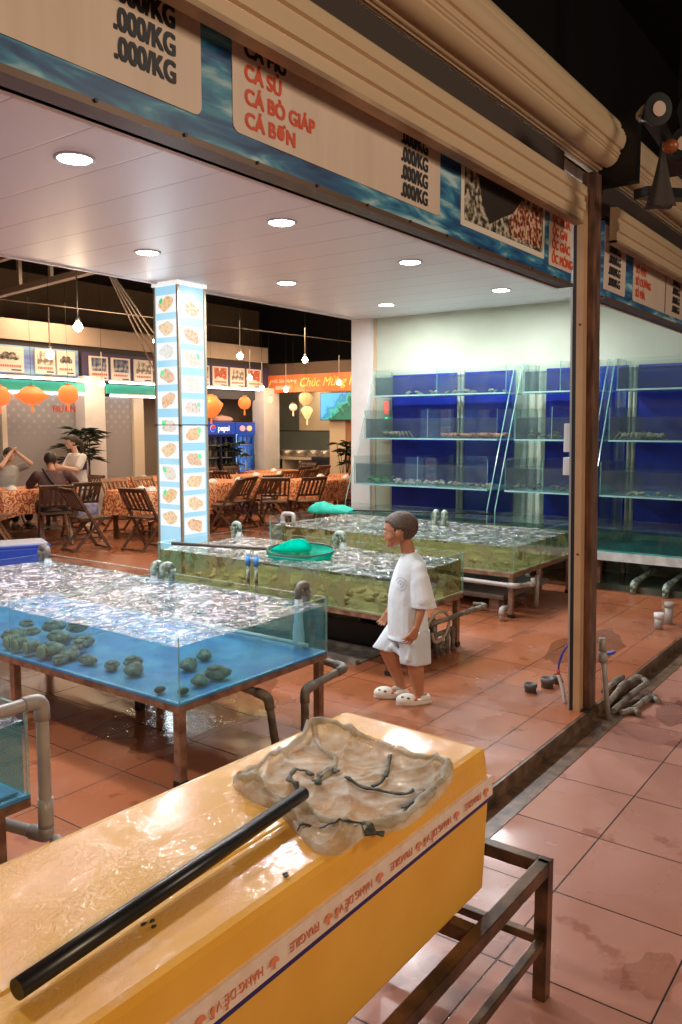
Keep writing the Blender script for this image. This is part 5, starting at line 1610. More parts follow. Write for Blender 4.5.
def board(x, w, z0, z1, i, label, backm=None):
    t = thing('menu_board', label, 'menu board', (x, YB, z0), group=None)
    b = MB(); b.box((0, 0, 0), (w, 0.03, z1 - z0)); b.build('panel', mat('warm_white_board', (0.70, 0.60, 0.52), 0.5), t)
    h = z1 - z0
    pm = [photo_mat('dark_seafood_print', [(0.42, (0.03, 0.03, 0.035)), (0.55, (0.18, 0.15, 0.13)), (0.65, (0.45, 0.4, 0.35))], 14),
          photo_mat('blue_seafood_print', [(0.42, (0.03, 0.05, 0.12)), (0.55, (0.2, 0.2, 0.25)), (0.65, (0.5, 0.45, 0.4))], 12),
          photo_mat('red_seafood_print', [(0.38, (0.75, 0.66, 0.58)), (0.47, (0.45, 0.06, 0.03)), (0.62, (0.5, 0.14, 0.07))], 9),
          photo_mat('grey_seafood_print', [(0.45, (0.68, 0.6, 0.52)), (0.52, (0.3, 0.26, 0.22)), (0.6, (0.18, 0.14, 0.12))], 12)][i]
    if i == 0:
        for k in range(5):
            b = MB(); b.ell((w * (.28 + .11 * k), -0.002, h * (.62 + .1 * ((k % 2) - .3))), (w * .13, 0.004, h * .11), n=12); b.build('shell_picture', pm, t)
    else:
        b = MB(); b.box((w * .1, -0.003, h * .38), (w * .9, -0.001, h * .93)); b.build('food_picture', pm, t)
    # illegible red caption strokes and dark price strokes
    rr = random.Random(i + int(x * 10))
    xx = w * .12
    while xx < w * .85:
        ww = rr.uniform(.018, .035)
        b = MB(); b.box((xx, -0.003, h * .20), (xx + ww, -0.001, h * .29)); b.build('caption_stroke', RED_T, t)
        xx += ww + .012
    b = MB(); b.box((w * .55, -0.003, h * .07), (w * .9, -0.001, h * .12)); b.build('price_stroke', INK, t)
    return t


t = thing('banner_strip', 'blue sea-print strip behind the left menu boards', 'banner', (6.4, YB + .035, 2.47))
b = MB(); b.box((0, 0, 0), (2.55, 0.02, 0.46)); b.build('print', mat('sky_and_sea_print', (0.12, 0.16, 0.42), 0.5, col2=(0.25, 0.42, 0.60), scale=3, stretch=(.3, 1, 2)), t)
for i, (x, w, k, d_) in enumerate(((7.35, .52, 0, 'black shells picture, leftmost over the frosted glass'), (8.08, .38, 3, 'round pale dish picture, second from the left'), (8.50, .36, 0, 'three dark shells picture, left of the white column'))):
    board(x, w, 2.49, 2.90, k, 'menu board with ' + d_)
t = thing('banner_strip', 'dark navy strip behind the middle menu boards', 'banner', (9.02, YB + .035, 2.42))
b = MB(); b.box((0, 0, 0), (5.0, 0.02, 0.50)); b.build('print', mat('dark_navy_print', (0.06, 0.04, 0.10), 0.5), t)
for i, (x, w, k, d_) in enumerate(((9.16, .40, 1, 'dark grey picture just right of the white column'), (9.64, .42, 1, 'blue picture, second right of the white column'), (10.16, .44, 3, 'pale picture behind the thin rods'), (10.72, .5, 3, 'pale picture half behind the menu pillar'),
                                  (11.75, .36, 1, 'blue picture just right of the menu pillar'), (12.2, .45, 2, 'red crab picture right of the menu pillar'), (12.72, .45, 3, 'grey fish picture right of the menu pillar'), (13.24, .45, 2, 'round red dish picture beside the orange banner'))):
    board(x, w, 2.44, 2.86, k, 'menu board with ' + d_)
# canopy strips and tube lamps
TUBE = mat('tube_lamp_glow', (1, 1, 1), 0.5, emit=7, ecol=(1.0, 0.96, 0.92))
TEAL = mat('teal_canopy_sheet', (0.02, 0.36, 0.30), 0.5)
for (xa, xb, w) in ((6.3, 8.9, 'left of the first white column'), (9.36, 11.3, 'right of the first white column')):
    b = MB(); b.box((xa, 12.10, 2.20), (xb, 12.14, 2.36)); tag(b.build('canopy', TEAL), 'teal canopy strip under the menu boards, ' + w, 'canopy')
    for zz, q, nm in ((2.40, 12.08, 'upper'), (2.16, 12.07, 'lower')):
        t = thing('tube_lamp', '%s white tube lamp along the canopy, %s' % (nm, w), 'lamp', ((xa + xb) / 2, q, zz))
        L = (xb - xa) / 2 - .05
        b = MB(); b.cyl((-L, 0, 0), (L, 0, 0), 0.016, n=10); b.build('tube', TUBE, t)
        b = MB(); b.box((-L, -.02, .018), (L, .02, .04)); b.build('fitting', WHITE, t)
t = thing('tube_lamp', 'white tube lamp under the boards above the drinks fridges', 'lamp', (12.4, 12.08, 2.40))
b = MB(); b.cyl((-.7, 0, 0), (1.0, 0, 0), 0.016, n=10); b.build('tube', TUBE, t)
b = MB(); b.box((-.7, -.02, .018), (1.0, .02, .04)); b.build('fitting', WHITE, t)
for x in (-.5, .8):
    b = MB(); b.box((x, .02, .02), (x + .03, .225, .04)); b.build('bracket', WHITE, t)
text('HƯƠNG', (8.46, 12.43, 1.86), 0.16, mat('red_window_letters', (0.6, 0.05, 0.04), 0.5), None, bold=0.004)
lt = [o for o in COL.objects if o.name.startswith('lettering')][-1]
tag(lt, 'red window lettering high on the frosted glass left of the white column', 'lettering')

# ---- orange banner, TV, kitchen
t = thing('orange_banner', 'orange banner with gold script over the kitchen opening', 'banner', (13.97, 12.54, 2.36))
b = MB(); b.box((0, -3.4, 0), (0.02, 0, 0.385)); b.build('fabric', mat('orange_banner_print', (0.75, 0.13, 0.03), 0.5, col2=(0.68, 0.20, 0.06), scale=2), t)
GOLD = mat('gold_script', (0.85, 0.62, 0.15), 0.5)
text('Chúc Mừng Năm', (-0.004, -1.10, 0.12), 0.27, GOLD, t, rot=(PI / 2, 0, -PI / 2), bold=0.004, sx=0.98, shear=0.35)
text('Hải Sản Hương', (-0.004, -0.32, 0.22), 0.11, mat('cream_script', (0.85, 0.75, 0.55), 0.5), t, rot=(PI / 2, 0, -PI / 2), bold=0.001, shear=0.2)
b = MB(); b.box((-0.003, -0.85, 0.07), (-0.001, -0.42, 0.15)); b.build('pale_strip', mat('pale_pink_print', (0.8, 0.5, 0.4), 0.5), t)
b = MB(); b.tube(smooth_path([(-0.004, -0.04, 0.1), (-0.004, -0.14, 0.26), (-0.004, -0.20, 0.12), (-0.004, -0.30, 0.28)]), 0.016, 6); b.build('gold_flourish', GOLD, t)


def tvmat():
    m, nt, p = ntree('tv_underwater_picture')
    L = nt.links
    tc = N(nt, 'ShaderNodeTexCoord'); sep = N(nt, 'ShaderNodeSeparateXYZ'); L.new(tc.outputs['Object'], sep.inputs[0])
    n = N(nt, 'ShaderNodeTexNoise'); n.inputs['Scale'].default_value = 7; n.inputs['Detail'].default_value = 4
    L.new(tc.outputs['Object'], n.inputs['Vector'])
    # local y runs left(0) to right(-1.3), z up 0..0.6
    g = N(nt, 'ShaderNodeMath', operation='MULTIPLY_ADD'); g.inputs[1].default_value = -0.75; L.new(sep.outputs['Y'], g.inputs[0])
    z = N(nt, 'ShaderNodeMath', operation='MULTIPLY_ADD'); z.inputs[1].default_value = -0.9; z.inputs[2].default_value = 0.30; L.new(sep.outputs['Z'], z.inputs[0])
    L.new(z.outputs[0], g.inputs[2])
    ad = N(nt, 'ShaderNodeMath', operation='MULTIPLY_ADD'); ad.inputs[1].default_value = 0.7; L.new(n.outputs['Fac'], ad.inputs[0]); L.new(g.outputs[0], ad.inputs[2])
    r = ramp(nt, [(0.0, (0.10, 0.55, 0.95)), (0.55, (0.10, 0.50, 0.9)), (0.68, (0.02, 0.20, 0.45)), (0.76, (0.05, 0.55, 0.35)), (0.88, (0.01, 0.10, 0.05)), (1.0, (0.02, 0.16, 0.08))])
    L.new(ad.outputs[0], r.inputs['Fac']); L.new(r.outputs['Color'], p.inputs['Emission Color']); p.inputs['Emission Strength'].default_value = 0.9
    p.inputs['Base Color'].default_value = (0.02, 0.02, 0.02, 1)
    return m


t = thing('wall_television', 'wall television showing blue water and green rocks', 'television', (13.9, 10.80, 1.74))
b = MB(); b.box((0.0, -1.22, 0), (0.05, 0.0, 0.59), bev=.004); b.build('housing', BLACK, t)
b = MB(); b.box((-0.004, -1.20, 0.015), (-0.001, -0.015, 0.575)); b.build('screen', tvmat(), t)
b = MB(); b.box((0.05, -0.7, 0.2), (0.1, -0.5, 0.4)); b.build('bracket', BLACKM, t)
t = thing('kitchen_counter', 'pale kitchen counter with open shelves behind the pass opening', 'counter', (14.7, 11.3, 0))
b = MB(); b.box((-.3, -1.0, .86), (.3, 1.5, .92)); b.build('worktop', mat('pale_worktop', (0.6, 0.5, 0.38), 0.4), t)
b = MB()
for y in (-.98, -.5, 0, .5, 1.0, 1.46): b.box((-.28, y - .02, 0), (.28, y + .02, .859))
b.box((-.28, -.96, .58), (.28, 1.44, .60)); b.build('shelf_frame', mat('cream_frame2', (0.72, 0.6, 0.45), 0.5), t)
b = MB(); b.box((.26, -.96, 0), (.29, 1.44, .858)); b.build('back_board', mat('dark_shelf_back', (0.03, 0.025, 0.02), 0.6), t)
b = MB(); b.box((-.02, -1.0, 1.5), (0.0, 1.45, 1.52)); b.build('hatch_edge', BLACKM, t)
pot = None
for i, (y, r_, w) in enumerate(((12.35, .16, 'leftmost'), (11.95, .17, 'second from the left'), (11.55, .15, 'in the middle'), (11.2, .17, 'second from the right'), (10.85, .15, 'rightmost'))):
    t = thing('cooking_pot', 'steel cooking pot on the kitchen counter, ' + w, 'pot', (14.62, y, .921), group='pots on the kitchen counter')
    b = MB(); b.lathe([(r_ * .8, 0), (r_, .04), (r_, .15), (r_ * .97, .15), (r_ * .95, .05), (0, .02)], n=20); b.build('pot_body', mat('dull_steel', (0.5, 0.42, 0.34), 0.35, 0.7), t)
    b = MB(); b.tube([(-r_, -.04, .11), (-r_ - .03, -.03, .12), (-r_ - .03, .03, .12), (-r_, .04, .11)], .007, 6); b.build('handle', BLACKM, t)
t = thing('wok_stack', 'dark dome-shaped lid leaning on the counter by the kitchen pier', 'lid', (14.8, 11.0, .921))
b = MB(); b.ell((0, 0, .16), (.05, .2, .15), n=18); b.build('lid', BLACKM, t)
b = MB(); b.ell((-.06, 0, .16), (.02, .03, .02), n=8); b.build('knob', BLACK, t)
t = thing('black_bin', 'black rounded appliance standing in front of the kitchen counter', 'appliance', (14.27, 10.95, 0))
b = MB(); b.box((-.2, -.25, 0), (.12, .25, .95), bev=.05); b.build('body', BLACK, t)
b = MB(); b.box((-.215, -.2, .6), (-.202, .2, .63)); b.build('handle', BLACKM, t)

# ---- fridges
def fridge(x0, x1, label, lit):
    t = thing('drinks_fridge', label, 'fridge', ((x0 + x1) / 2, 12.62, 0))
    w = (x1 - x0) / 2
    FB = mat('fridge_blue' if lit else 'fridge_navy', (0.02, 0.12, 0.50) if lit else (0.012, 0.02, 0.10), 0.35)
    b = MB(); b.box((-w, .25, 0), (w, .3, 1.44)); b.box((-w, -.27, 0), (-w + .04, .25, 1.44)); b.box((w - .04, -.27, 0), (w, .25, 1.44)); b.box((-w + .04, -.27, 0), (w - .04, .25, .16)); b.build('cabinet', FB, t)
    b = MB(); b.box((-w, -.30, 1.44), (w, .3, 1.70), bev=.01); hd = b.build('header', mat('lit_navy_header', (0.02, 0.05, 0.25), 0.3, emit=0.5, ecol=(0.02, 0.06, 0.35)), t)
    if not lit:
        text('pepsi', (-0.08, -.305, 1.52), 0.17, mat('lit_white_letters', (0.8, 0.8, 0.9), 0.4, emit=0.7), hd, bold=.003)
        b = MB(); b.lathe([(0, -.002), (.075, -.002), (.075, .002), (0, .002)], n=24); o = b.build('emblem', mat('lit_white_letters', (0.8, 0.8, 0.9), 0.4, emit=0.7), hd, (-0.22, -.303, 1.57), (PI / 2, 0, 0))
        b = MB(); b.prism([(math.cos(q) * .072, math.sin(q) * .072) for q in [PI + PI * j / 12 + .2 for j in range(13)]], 'z', .003, .004); b.build('emblem_half', mat('lit_blue', (0.02, 0.1, 0.6), 0.4, emit=.5), o)
        b = MB(); b.prism([(math.cos(q) * .072, math.sin(q) * .072) for q in [PI * j / 12 + .2 for j in range(13)]], 'z', .003, .004); b.build('emblem_half', mat('lit_red', (0.6, 0.03, 0.03), 0.4, emit=.5), o)
    else:
        for k, (cx_, cc) in enumerate(((-.10, (0.8, 0.3, 0.3)), (.12, (0.85, 0.45, 0.2)))):
            b = MB(); b.ell((cx_, -.303, 1.57), (.09, .004, .06), n=14); b.build('emblem', mat('lit_patch_%d' % k, cc, 0.4, emit=.7), hd)
    nd = 1 if lit else 2
    for k in range(nd):
        xa = -w + .04 + k * (2 * w - .08) / nd; xb = xa + (2 * w - .08) / nd
        b = MB(); b.box((xa, -.30, .16), (xa + .03, -.275, 1.43)); b.box((xb - .03, -.30, .16), (xb, -.275, 1.43)); b.box((xa + .03, -.30, .16), (xb - .03, -.275, .20)); b.box((xa + .03, -.30, 1.39), (xb - .03, -.275, 1.43))
        dr = b.build('door', FB, t)
        b = MB(); b.box((xa + .03, -.292, .2), (xb - .03, -.284, 1.39)); b.build('door_glass', glassy('fridge_glass', (0.9, 0.93, 0.95), ior=1.3), dr)
        b = MB(); b.bar((xb - .02, -.32, .7), (xb - .02, -.32, 1.0), .015); b.build('handle', BLACKM, dr)
    b = MB(); b.box((-w + .04, .2, .16), (w - .04, .25, 1.43)); b.build('liner', mat('lit_liner', (0.6, 0.8, 0.9), 0.5, emit=2.2, ecol=(0.55, 0.8, 1.0)) if lit else mat('dark_liner', (0.16, 0.15, 0.14), 0.5), t)
    for k in range(4):
        b = MB(); b.box((-w + .042, -.26, .40 + k * .27), (w - .042, .2, .41 + k * .27)); b.build('shelf', STEEL_W, t)
    for k in range(4):
        n_ = 4 if lit else 5
        for j in range(n_):
            x = -w + .12 + j * (2 * w - .24) / (n_ - 1)
            cc = [(0.5, 0.7, 0.9), (0.6, 0.75, 0.85), (0.35, 0.6, 0.75)][(j + k) % 3] if lit else [(0.35, 0.33, 0.3), (0.2, 0.18, 0.16), (0.4, 0.36, 0.3)][(j + k) % 3]
            b = MB(); b.lathe([(.03, 0), (.032, .12), (.012, .17), (.012, .2), (0, .2)], n=10)
            o = b.build('drink_bottle', mat('bottle_%d_%d' % (lit, (j + k) % 3), cc, 0.2), None, (t.location.x + x, 12.48, .411 + k * .27))
            tag(o, 'drink bottle on a shelf of the ' + ('brightly lit narrow fridge' if lit else 'dark two-door fridge'), 'bottle', 'bottles in the lit fridge' if lit else 'bottles in the dark fridge')
    return t


fridge(11.98, 12.86, 'dark two-door drinks fridge with a navy header, right of the menu pillar', 0)
fridge(12.89, 13.50, 'brightly lit narrow drinks fridge with blue frame', 1)
t = thing('cardboard_stack', 'orange-brown box standing between the lit fridge and far column', 'box', (13.57, 12.8, 0))
b = MB(); b.box((-.06, -.2, 0), (.05, .2, .98), bev=.01); b.build('box', mat('orange_cardboard', (0.5, 0.22, 0.08), 0.7), t)
b = MB(); b.box((-.05, -.205, .6), (.04, -.2005, .8)); b.build('label', WHITE, t)
t = thing('folded_parasol', 'pinkish round cover lying on top of the dark fridge', 'cover', (12.75, 12.6, 1.705))
b = MB(); b.ell((0, 0, .05), (.28, .2, .09), n=20); b.build('cover', mat('pink_orange_cover', (0.75, 0.38, 0.28), 0.6), t)
b = MB(); b.ell((0, 0, .14), (.03, .03, .02), n=8); b.build('knob', mat('pink_orange_cover', (0.75, 0.38, 0.28), 0.6), t)

# ---- lanterns
ORG = mat('orange_lantern_silk', (0.85, 0.20, 0.05), 0.6, emit=0.55, ecol=(0.95, 0.22, 0.05))
YEL = mat('pale_yellow_lantern', (0.85, 0.75, 0.35), 0.6, emit=0.5, ecol=(0.9, 0.75, 0.3))
CRM = mat('cream_lantern', (0.85, 0.62, 0.42), 0.6, emit=0.6, ecol=(0.95, 0.6, 0.35))


def lantern(x, y, z, prof, m, label):
    t = thing('paper_lantern', label, 'lantern', (x, y, z))
    b = MB(); b.lathe(prof, n=20)
    b.build('lantern_shade', m, t)
    top = prof[-1][1]
    b = MB(); b.cyl((0, 0, top), (0, 0, top + .025), .045); b.build('cap', mat('lantern_cap', (0.5, 0.2, 0.08), 0.5), t)
    b = MB(); b.cyl((0, 0, top + .025), (0, 0, 4.605 - z), .0025, n=6); b.build('cord', BLACK, t)
    bz = prof[0][1]
    b = MB(); b.cyl((0, 0, bz), (0, 0, bz - .12), .012, .02, n=8); b.build('tassel', m, t)


RND = [(.04, -.15), (.10, -.13), (.155, -.06), (.165, 0), (.155, .06), (.10, .13), (.04, .15)]
WID = [(.04, -.14), (.10, -.13), (.20, -.05), (.28, .0), (.20, .05), (.10, .13), (.04, .14)]
TRD = [(.04, -.2), (.07, -.19), (.15, -.08), (.20, .04), (.12, .12), (.09, .18), (.05, .19)]
lantern(6.98, 11.6, 2.07, RND, ORG, 'round orange lantern cut by the left edge')
lantern(7.53, 11.6, 2.09, WID, ORG, 'wide diamond-shaped orange lantern over the seated guests')
lantern(8.20, 11.6, 2.13, RND, ORG, 'round ribbed orange lantern left of the first white column')
lantern(11.35, 11.5, 2.00, [(r * 1.2, z * 1.1) for r, z in TRD], ORG, 'bell-shaped orange lantern just right of the menu pillar')
lantern(12.4, 11.6, 2.09, [(r * .8, z * .85) for r, z in RND], ORG, 'small round orange lantern above the fridge')
lantern(13.9, 11.2, 2.20, [(.03, -.16), (.06, -.14), (.14, -.02), (.15, .06), (.09, .13), (.05, .14)], mat('apricot_lantern', (0.85, 0.45, 0.2), 0.6, emit=.5, ecol=(0.95, 0.45, 0.18)), 'apricot balloon-shaped lantern under the orange banner')
lantern(13.7, 11.0, 1.93, [(.02, -.17), (.05, -.14), (.12, .0), (.12, .05), (.07, .10), (.04, .11)], YEL, 'pale yellow heart-shaped lantern, lowest under the orange banner')
lantern(13.9, 11.55, 2.03, [(r * .55, z * .5) for r, z in RND], CRM, 'small cream round lantern beside the yellow one')
lantern(13.85, 12.2, 2.20, [(r * .5, z * .6) for r, z in RND], CRM, 'small cream lantern next to the far white column')

# ---- pendant bulbs on rods
BULB = mat('warm_bulb_glow', (1, 0.9, 0.7), 0.5, emit=30, ecol=(1.0, 0.84, 0.60))
bl = [(5.453, 7.5, 2.66, 'leftmost high one by the roof truss', 1), (5.78, 8.5, 2.44, 'lower one near the left edge', 1), (6.974, 8.0, 2.67, 'half hidden left of the menu pillar', 0), (9.53, 9.0, 2.71, 'bright one right of the menu pillar', 1),
      (11.158, 9.0, 2.755, 'bright one over the gap before the orange banner', 1), (11.92, 11.0, 2.553, 'lower one above the small round lantern', 0), (13.6, 11.5, 2.40, 'over the left end of the orange banner', 0),
      (13.5, 10.0, 2.50, 'over the television', 0), (11.306, 8.0, 2.56, 'touching the white corner column edge', 0), (13.163, 11.8, 2.43, 'beside the far white column', 0), (9.03, 11.8, 2.34, 'at the first white column head', 0), (11.0, 11.4, 2.33, 'under the boards right of the pillar', 0), (6.66, 11.2, 2.3, 'unlit look-alike left of the pillar rods', 0)]
bp_ = None
for i, (x, y, z, w, big) in enumerate(bl[:-1]):
    lab = 'bare warm bulb on a thin rod, ' + w
    if bp_ is None:
        bp_ = thing('pendant_bulb', lab, 'pendant lamp', (x, y, z), group='bare pendant bulbs')
        b = MB(); b.lathe([(0, -.05), (.028, -.042), (.048, -.012), (.048, .012), (.028, .04), (0.016, .05)], n=16); b.build('bulb', BULB, bp_)
        b = MB(); b.cyl((0, 0, .045), (0, 0, .10), .02); b.build('socket', mat('pale_socket', (0.6, 0.55, 0.45), 0.5), bp_)
        b = MB(); b.cyl((0, 0, .10), (0, 0, .55), .007, n=8); b.build('rod', mat('pale_rod', (0.55, 0.45, 0.35), 0.4), bp_)
    else:
        dup(bp_, (x, y, z), label=lab)
    host = [o for o in COL.objects if o.name.startswith('pendant_bulb')][-1]
    b = MB(); b.cyl((0, 0, .55), (0, 0, 4.605 - z), .003, n=6); b.build('wire', BLACK, host)
    light('bulb_light', 'POINT', (x, y, z - .05), 9 if big else 6, WARM, 0.04)

# ---- roof truss and rods
TR = mat('beige_truss_steel', (0.42, 0.34, 0.26), 0.5)
t = thing('roof_truss', 'beige steel roof truss crossing the dark roof at upper left', 'truss', (6.0, 8.8, 3.3))
def TL(y, z): return (0, y - 8.8, z - 3.3)
b = MB(); b.bar(TL(12.2, 3.18), TL(7.6, 3.40), 0.09, 0.07); b.build('lower_chord', TR, t)
b = MB(); b.bar(TL(12.2, 3.62), TL(8.4, 3.80), 0.08, 0.07); b.build('upper_chord', TR, t)
for y in (11.8, 11.0, 10.2, 9.4, 8.75):
    b = MB(); b.bar(TL(y, 3.20 + (12.2 - y) * .045), TL(y, 3.62 + (12.2 - y) * .045), 0.045); b.build('strut', TR, t)
b = MB(); b.bar((0.0, -1.3, .1), (0, -1.3, 1.3), .05); b.bar((0, 2.9, .3), (0, 2.9, 1.3), .05); b.build('hanger', TR, t)
t = thing('tie_rods', 'bundle of thin steel rods slanting down left of the menu pillar', 'rods', (6.1, 7.9, 3.35))
for k in range(4):
    b = MB(); b.cyl((k * .04, -.1 + k * .02, 0), (1.9 + k * .03, 1.3 - k * .12, -1.02 + .03 * k), .011, n=6); b.build('rod', TR, t)
t = thing('guy_wire', 'thin pale wire stretched under the dark roof', 'wire', (5, 8, 3.4))
b = MB(); b.cyl((-1.0, 1.5, -.25), (7.5, .2, -.35), .006, n=6); b.build('wire', TR, t)

# ---- potted plants
LEAF = mat('dark_palm_leaf', (0.012, 0.025, 0.010), 0.5, col2=(0.035, 0.06, 0.025), scale=8)


def plant(loc, label, h=1.25, s=1.0, n=9, seed=1):
    rr = random.Random(seed)
    t = thing('potted_palm', label, 'plant', loc)
    b = MB(); b.lathe([(.13, 0), (.17, .28), (.18, .30), (.15, .30), (.13, .26), (0, .26)], n=20); b.build('pot', mat('brown_pot', (0.2, 0.1, 0.06), 0.5), t)
    for k in range(n):
        a = rr.uniform(0, 2 * PI); hh = h * rr.uniform(.6, 1.0); ox, oy = rr.uniform(-.08, .08), rr.uniform(-.08, .08)
        tx, ty = ox + .28 * s * math.cos(a) * rr.uniform(.3, 1), oy + .28 * s * math.sin(a) * rr.uniform(.3, 1)
        b = MB(); b.tube([(ox, oy, .25), (ox * .5 + tx * .5, oy * .5 + ty * .5, hh * .7), (tx, ty, hh)], .007, 5); b.build('stem', LEAF, t)
        b = MB()
        for j in range(15):
            q = 2 * PI * j / 15 + rr.uniform(-.2, .2); L = rr.uniform(.20, .32) * s
            d_ = Vector((math.cos(q), math.sin(q), rr.uniform(-.15, .35))); w_ = Vector((-math.sin(q), math.cos(q), 0)) * .028
            c0 = Vector((tx, ty, hh)); m1 = c0 + d_ * L * .55; tip = c0 + d_ * L + Vector((0, 0, -.05))
            b.poly([c0, m1 - w_, tip, m1 + w_])
        b.build('frond', LEAF, t)


plant((8.66, 11.82, 0), 'dark leafy potted palm behind the woman in white', 1.62, 1.25, 12, 1)
plant((12.1, 11.75, 0), 'dark potted palm in front of the left door of the dark fridge', 1.3, 0.75, 10, 2)
plant((13.45, 9.82, 0), 'potted palm under the television by the corner column', 1.35, 0.8, 10, 3)
plant((5.75, 11.9, 0), 'potted palm cut off at the left edge', 1.5, 1.0, 8, 4)

# ================================================================== PEOPLE
def capsule(b, p, q, r1, r2, n=14, k=5):
    p, q = Vector(p), Vector(q); d = (q - p); L = d.length; d.normalize()
    pts, rs = [], []
    for i in range(k + 1):
        a = PI / 2 * (1 - i / k); pts.append(p - d * r1 * math.sin(a)); rs.append(max(.0006, r1 * math.cos(a)))
    for i in range(k + 1):
        a = PI / 2 * i / k; pts.append(q + d * r2 * math.sin(a)); rs.append(max(.0006, r2 * math.cos(a)))
    b.tube(pts, rs, n)


def limb(b, pts):
    for (p, r1), (q, r2) in zip(pts, pts[1:]):
        capsule(b, p, q, r1, r2)


def fuse(b, name, mats, parent, voxel, smooth=6, loc=None, rot=None):
    """one continuous skin from overlapping forms"""
    o = b.build(name, mats, None)
    r = o.modifiers.new('r', 'REMESH'); r.mode = 'VOXEL'; r.voxel_size = voxel; r.use_smooth_shade = True
    s = o.modifiers.new('s', 'SMOOTH'); s.factor = 0.5; s.iterations = smooth
    dg = bpy.context.evaluated_depsgraph_get(); dg.update()
    me = bpy.data.meshes.new_from_object(o.evaluated_get(dg))
    me.name = name
    old = o.data; o.modifiers.clear(); o.data = me
    bpy.data.meshes.remove(old)
    if not me.materials:
        for m in (mats if isinstance(mats, (list, tuple)) else [mats]): me.materials.append(m)
    for p in me.polygons: p.use_smooth = True
    o.parent = parent
    if loc is not None: o.location = loc
    if rot is not None: o.rotation_euler = rot
    return o


def ring(c, rx, ry, n=28, tilt=0.0, yaw=0.0, wob=0.0, ph=0.0):
    out = []
    for j in range(n):
        a = 2 * PI * j / n
        k = 1 + wob * math.sin(5 * a + ph) + wob * .6 * math.sin(9 * a + 2 * ph)
        x, y = rx * math.cos(a) * k, ry * math.sin(a) * k
        v = Vector((x, y, -x * math.tan(tilt))); v.rotate(Euler((0, 0, yaw)))
        out.append(Vector(c) + v)
    return out


def head_forms(b, c, s, pitch=0.0, yaw=0.0, child=False):
    """head of height .21*s centred on c, facing +x"""
    M = Euler((0, pitch, yaw)).to_matrix()
    def P(x, y, z): return Vector(c) + M @ (Vector((x, y, z)) * s)
    def E(x, y, z, a, bb, cc, rot=(0, 0, 0)):
        q = (M @ Euler(rot).to_matrix()).to_euler(); b.ell(P(x, y, z), (a * s, bb * s, cc * s), rot=q, n=22)
    k = 0.72 if child else 1.0
    E(-0.012, 0, 0.022, .094, .076, .083)            # cranium
    E(0.026, 0, -0.018, .058, .060, .066)            # face
    E(0.040, 0, -0.060, .038, .044, .034)            # jaw
    E(0.064, 0, -0.080, .015, .020, .013)            # chin
    for sd in (-1, 1):
        E(0.040, sd * .030, -.032, .030, .030, .030)  # cheeks
        E(-0.002, sd * .074, -.016, .014, .008, .023, (0, 0.2, 0))  # ears
        E(-0.008, sd * .066, -.014, .009, .012, .014)
    b.tube([P(.078, 0, .010), P(.078 + .010 * k, 0, -.014), P(.078 + .017 * k, 0, -.026), P(.080, 0, -.034)], [.007 * s, .008 * s * k, .011 * s * k, .007 * s], 10)  # nose
    E(.080, 0, -.046, .009, .019, .005); E(.078, 0, -.056, .009, .016, .005)  # lips
    E(.060, 0, .022, .022, .046, .014)               # brow
    return P, M


def hair_cap(name, m, parent, c, s, keep, pitch=0.0, yaw=0.0, thick=0.008, grow=1.05, ctr=(-0.012, 0, 0.022), rad=(.094, .074, .083), jit=.008):
    M = Euler((0, pitch, yaw)).to_matrix()
    b = MB(); b.ell((0, 0, 0), [r * grow for r in rad], n=56, jit=jit)
    bm = b.bm
    dele = []
    for f in bm.faces:
        q = f.calc_center_median()
        if not keep(q.x + ctr[0], q.y, q.z + ctr[2]): dele.append(f)
    bmesh.ops.delete(bm, geom=dele, context='FACES')
    # thickness inwards
    ret = bmesh.ops.solidify(bm, geom=list(bm.faces), thickness=thick)
    for v in bm.verts:
        v.co = Vector(c) + M @ ((v.co + Vector(ctr)) * s)
    return b.build(name, m, parent)


def hand(b, wrist, d, palm_n, s, thumb_sd=1, curl=0.5):
    """palm and five fingers as forms; d = direction of fingers, palm_n = palm normal"""
    d = Vector(d).normalized(); n = Vector(palm_n).normalized(); n = (n - d * n.dot(d)).normalized(); w = d.cross(n)
    wrist = Vector(wrist)
    k = wrist + d * .055 * s
    for o in (-1.2, -.4, .4, 1.2):
        capsule(b, wrist + w * o * .010 * s, k + w * o * .015 * s, .012 * s, .010 * s, 10, 3)
    for i, (o, L) in enumerate(((-1.5, .040), (-.5, .050), (.5, .054), (1.5, .048))):
        a = k + w * o * .0145 * s
        d0 = d; d = (d0 + w * o * .13).normalized()
        p1 = a + (d * math.cos(curl * .5) + n * math.sin(curl * .5)) * L * .5 * s
        p2 = p1 + (d * math.cos(curl * 1.4) + n * math.sin(curl * 1.4)) * L * .32 * s
        p3 = p2 + (d * math.cos(curl * 2.2) + n * math.sin(curl * 2.2)) * L * .26 * s
        limb(b, [(a, .0068 * s), (p1, .0062 * s), (p2, .0055 * s), (p3, .0048 * s)])
        d = d0
    a = wrist + d * .014 * s + w * thumb_sd * .018 * s
    p1 = a + (d * .7 + w * thumb_sd * .6 + n * .35).normalized() * .030 * s
    p2 = p1 + (d * .9 + w * thumb_sd * .2 + n * .35).normalized() * .022 * s
    limb(b, [(a, .010 * s), (p1, .008 * s), (p2, .0062 * s)])


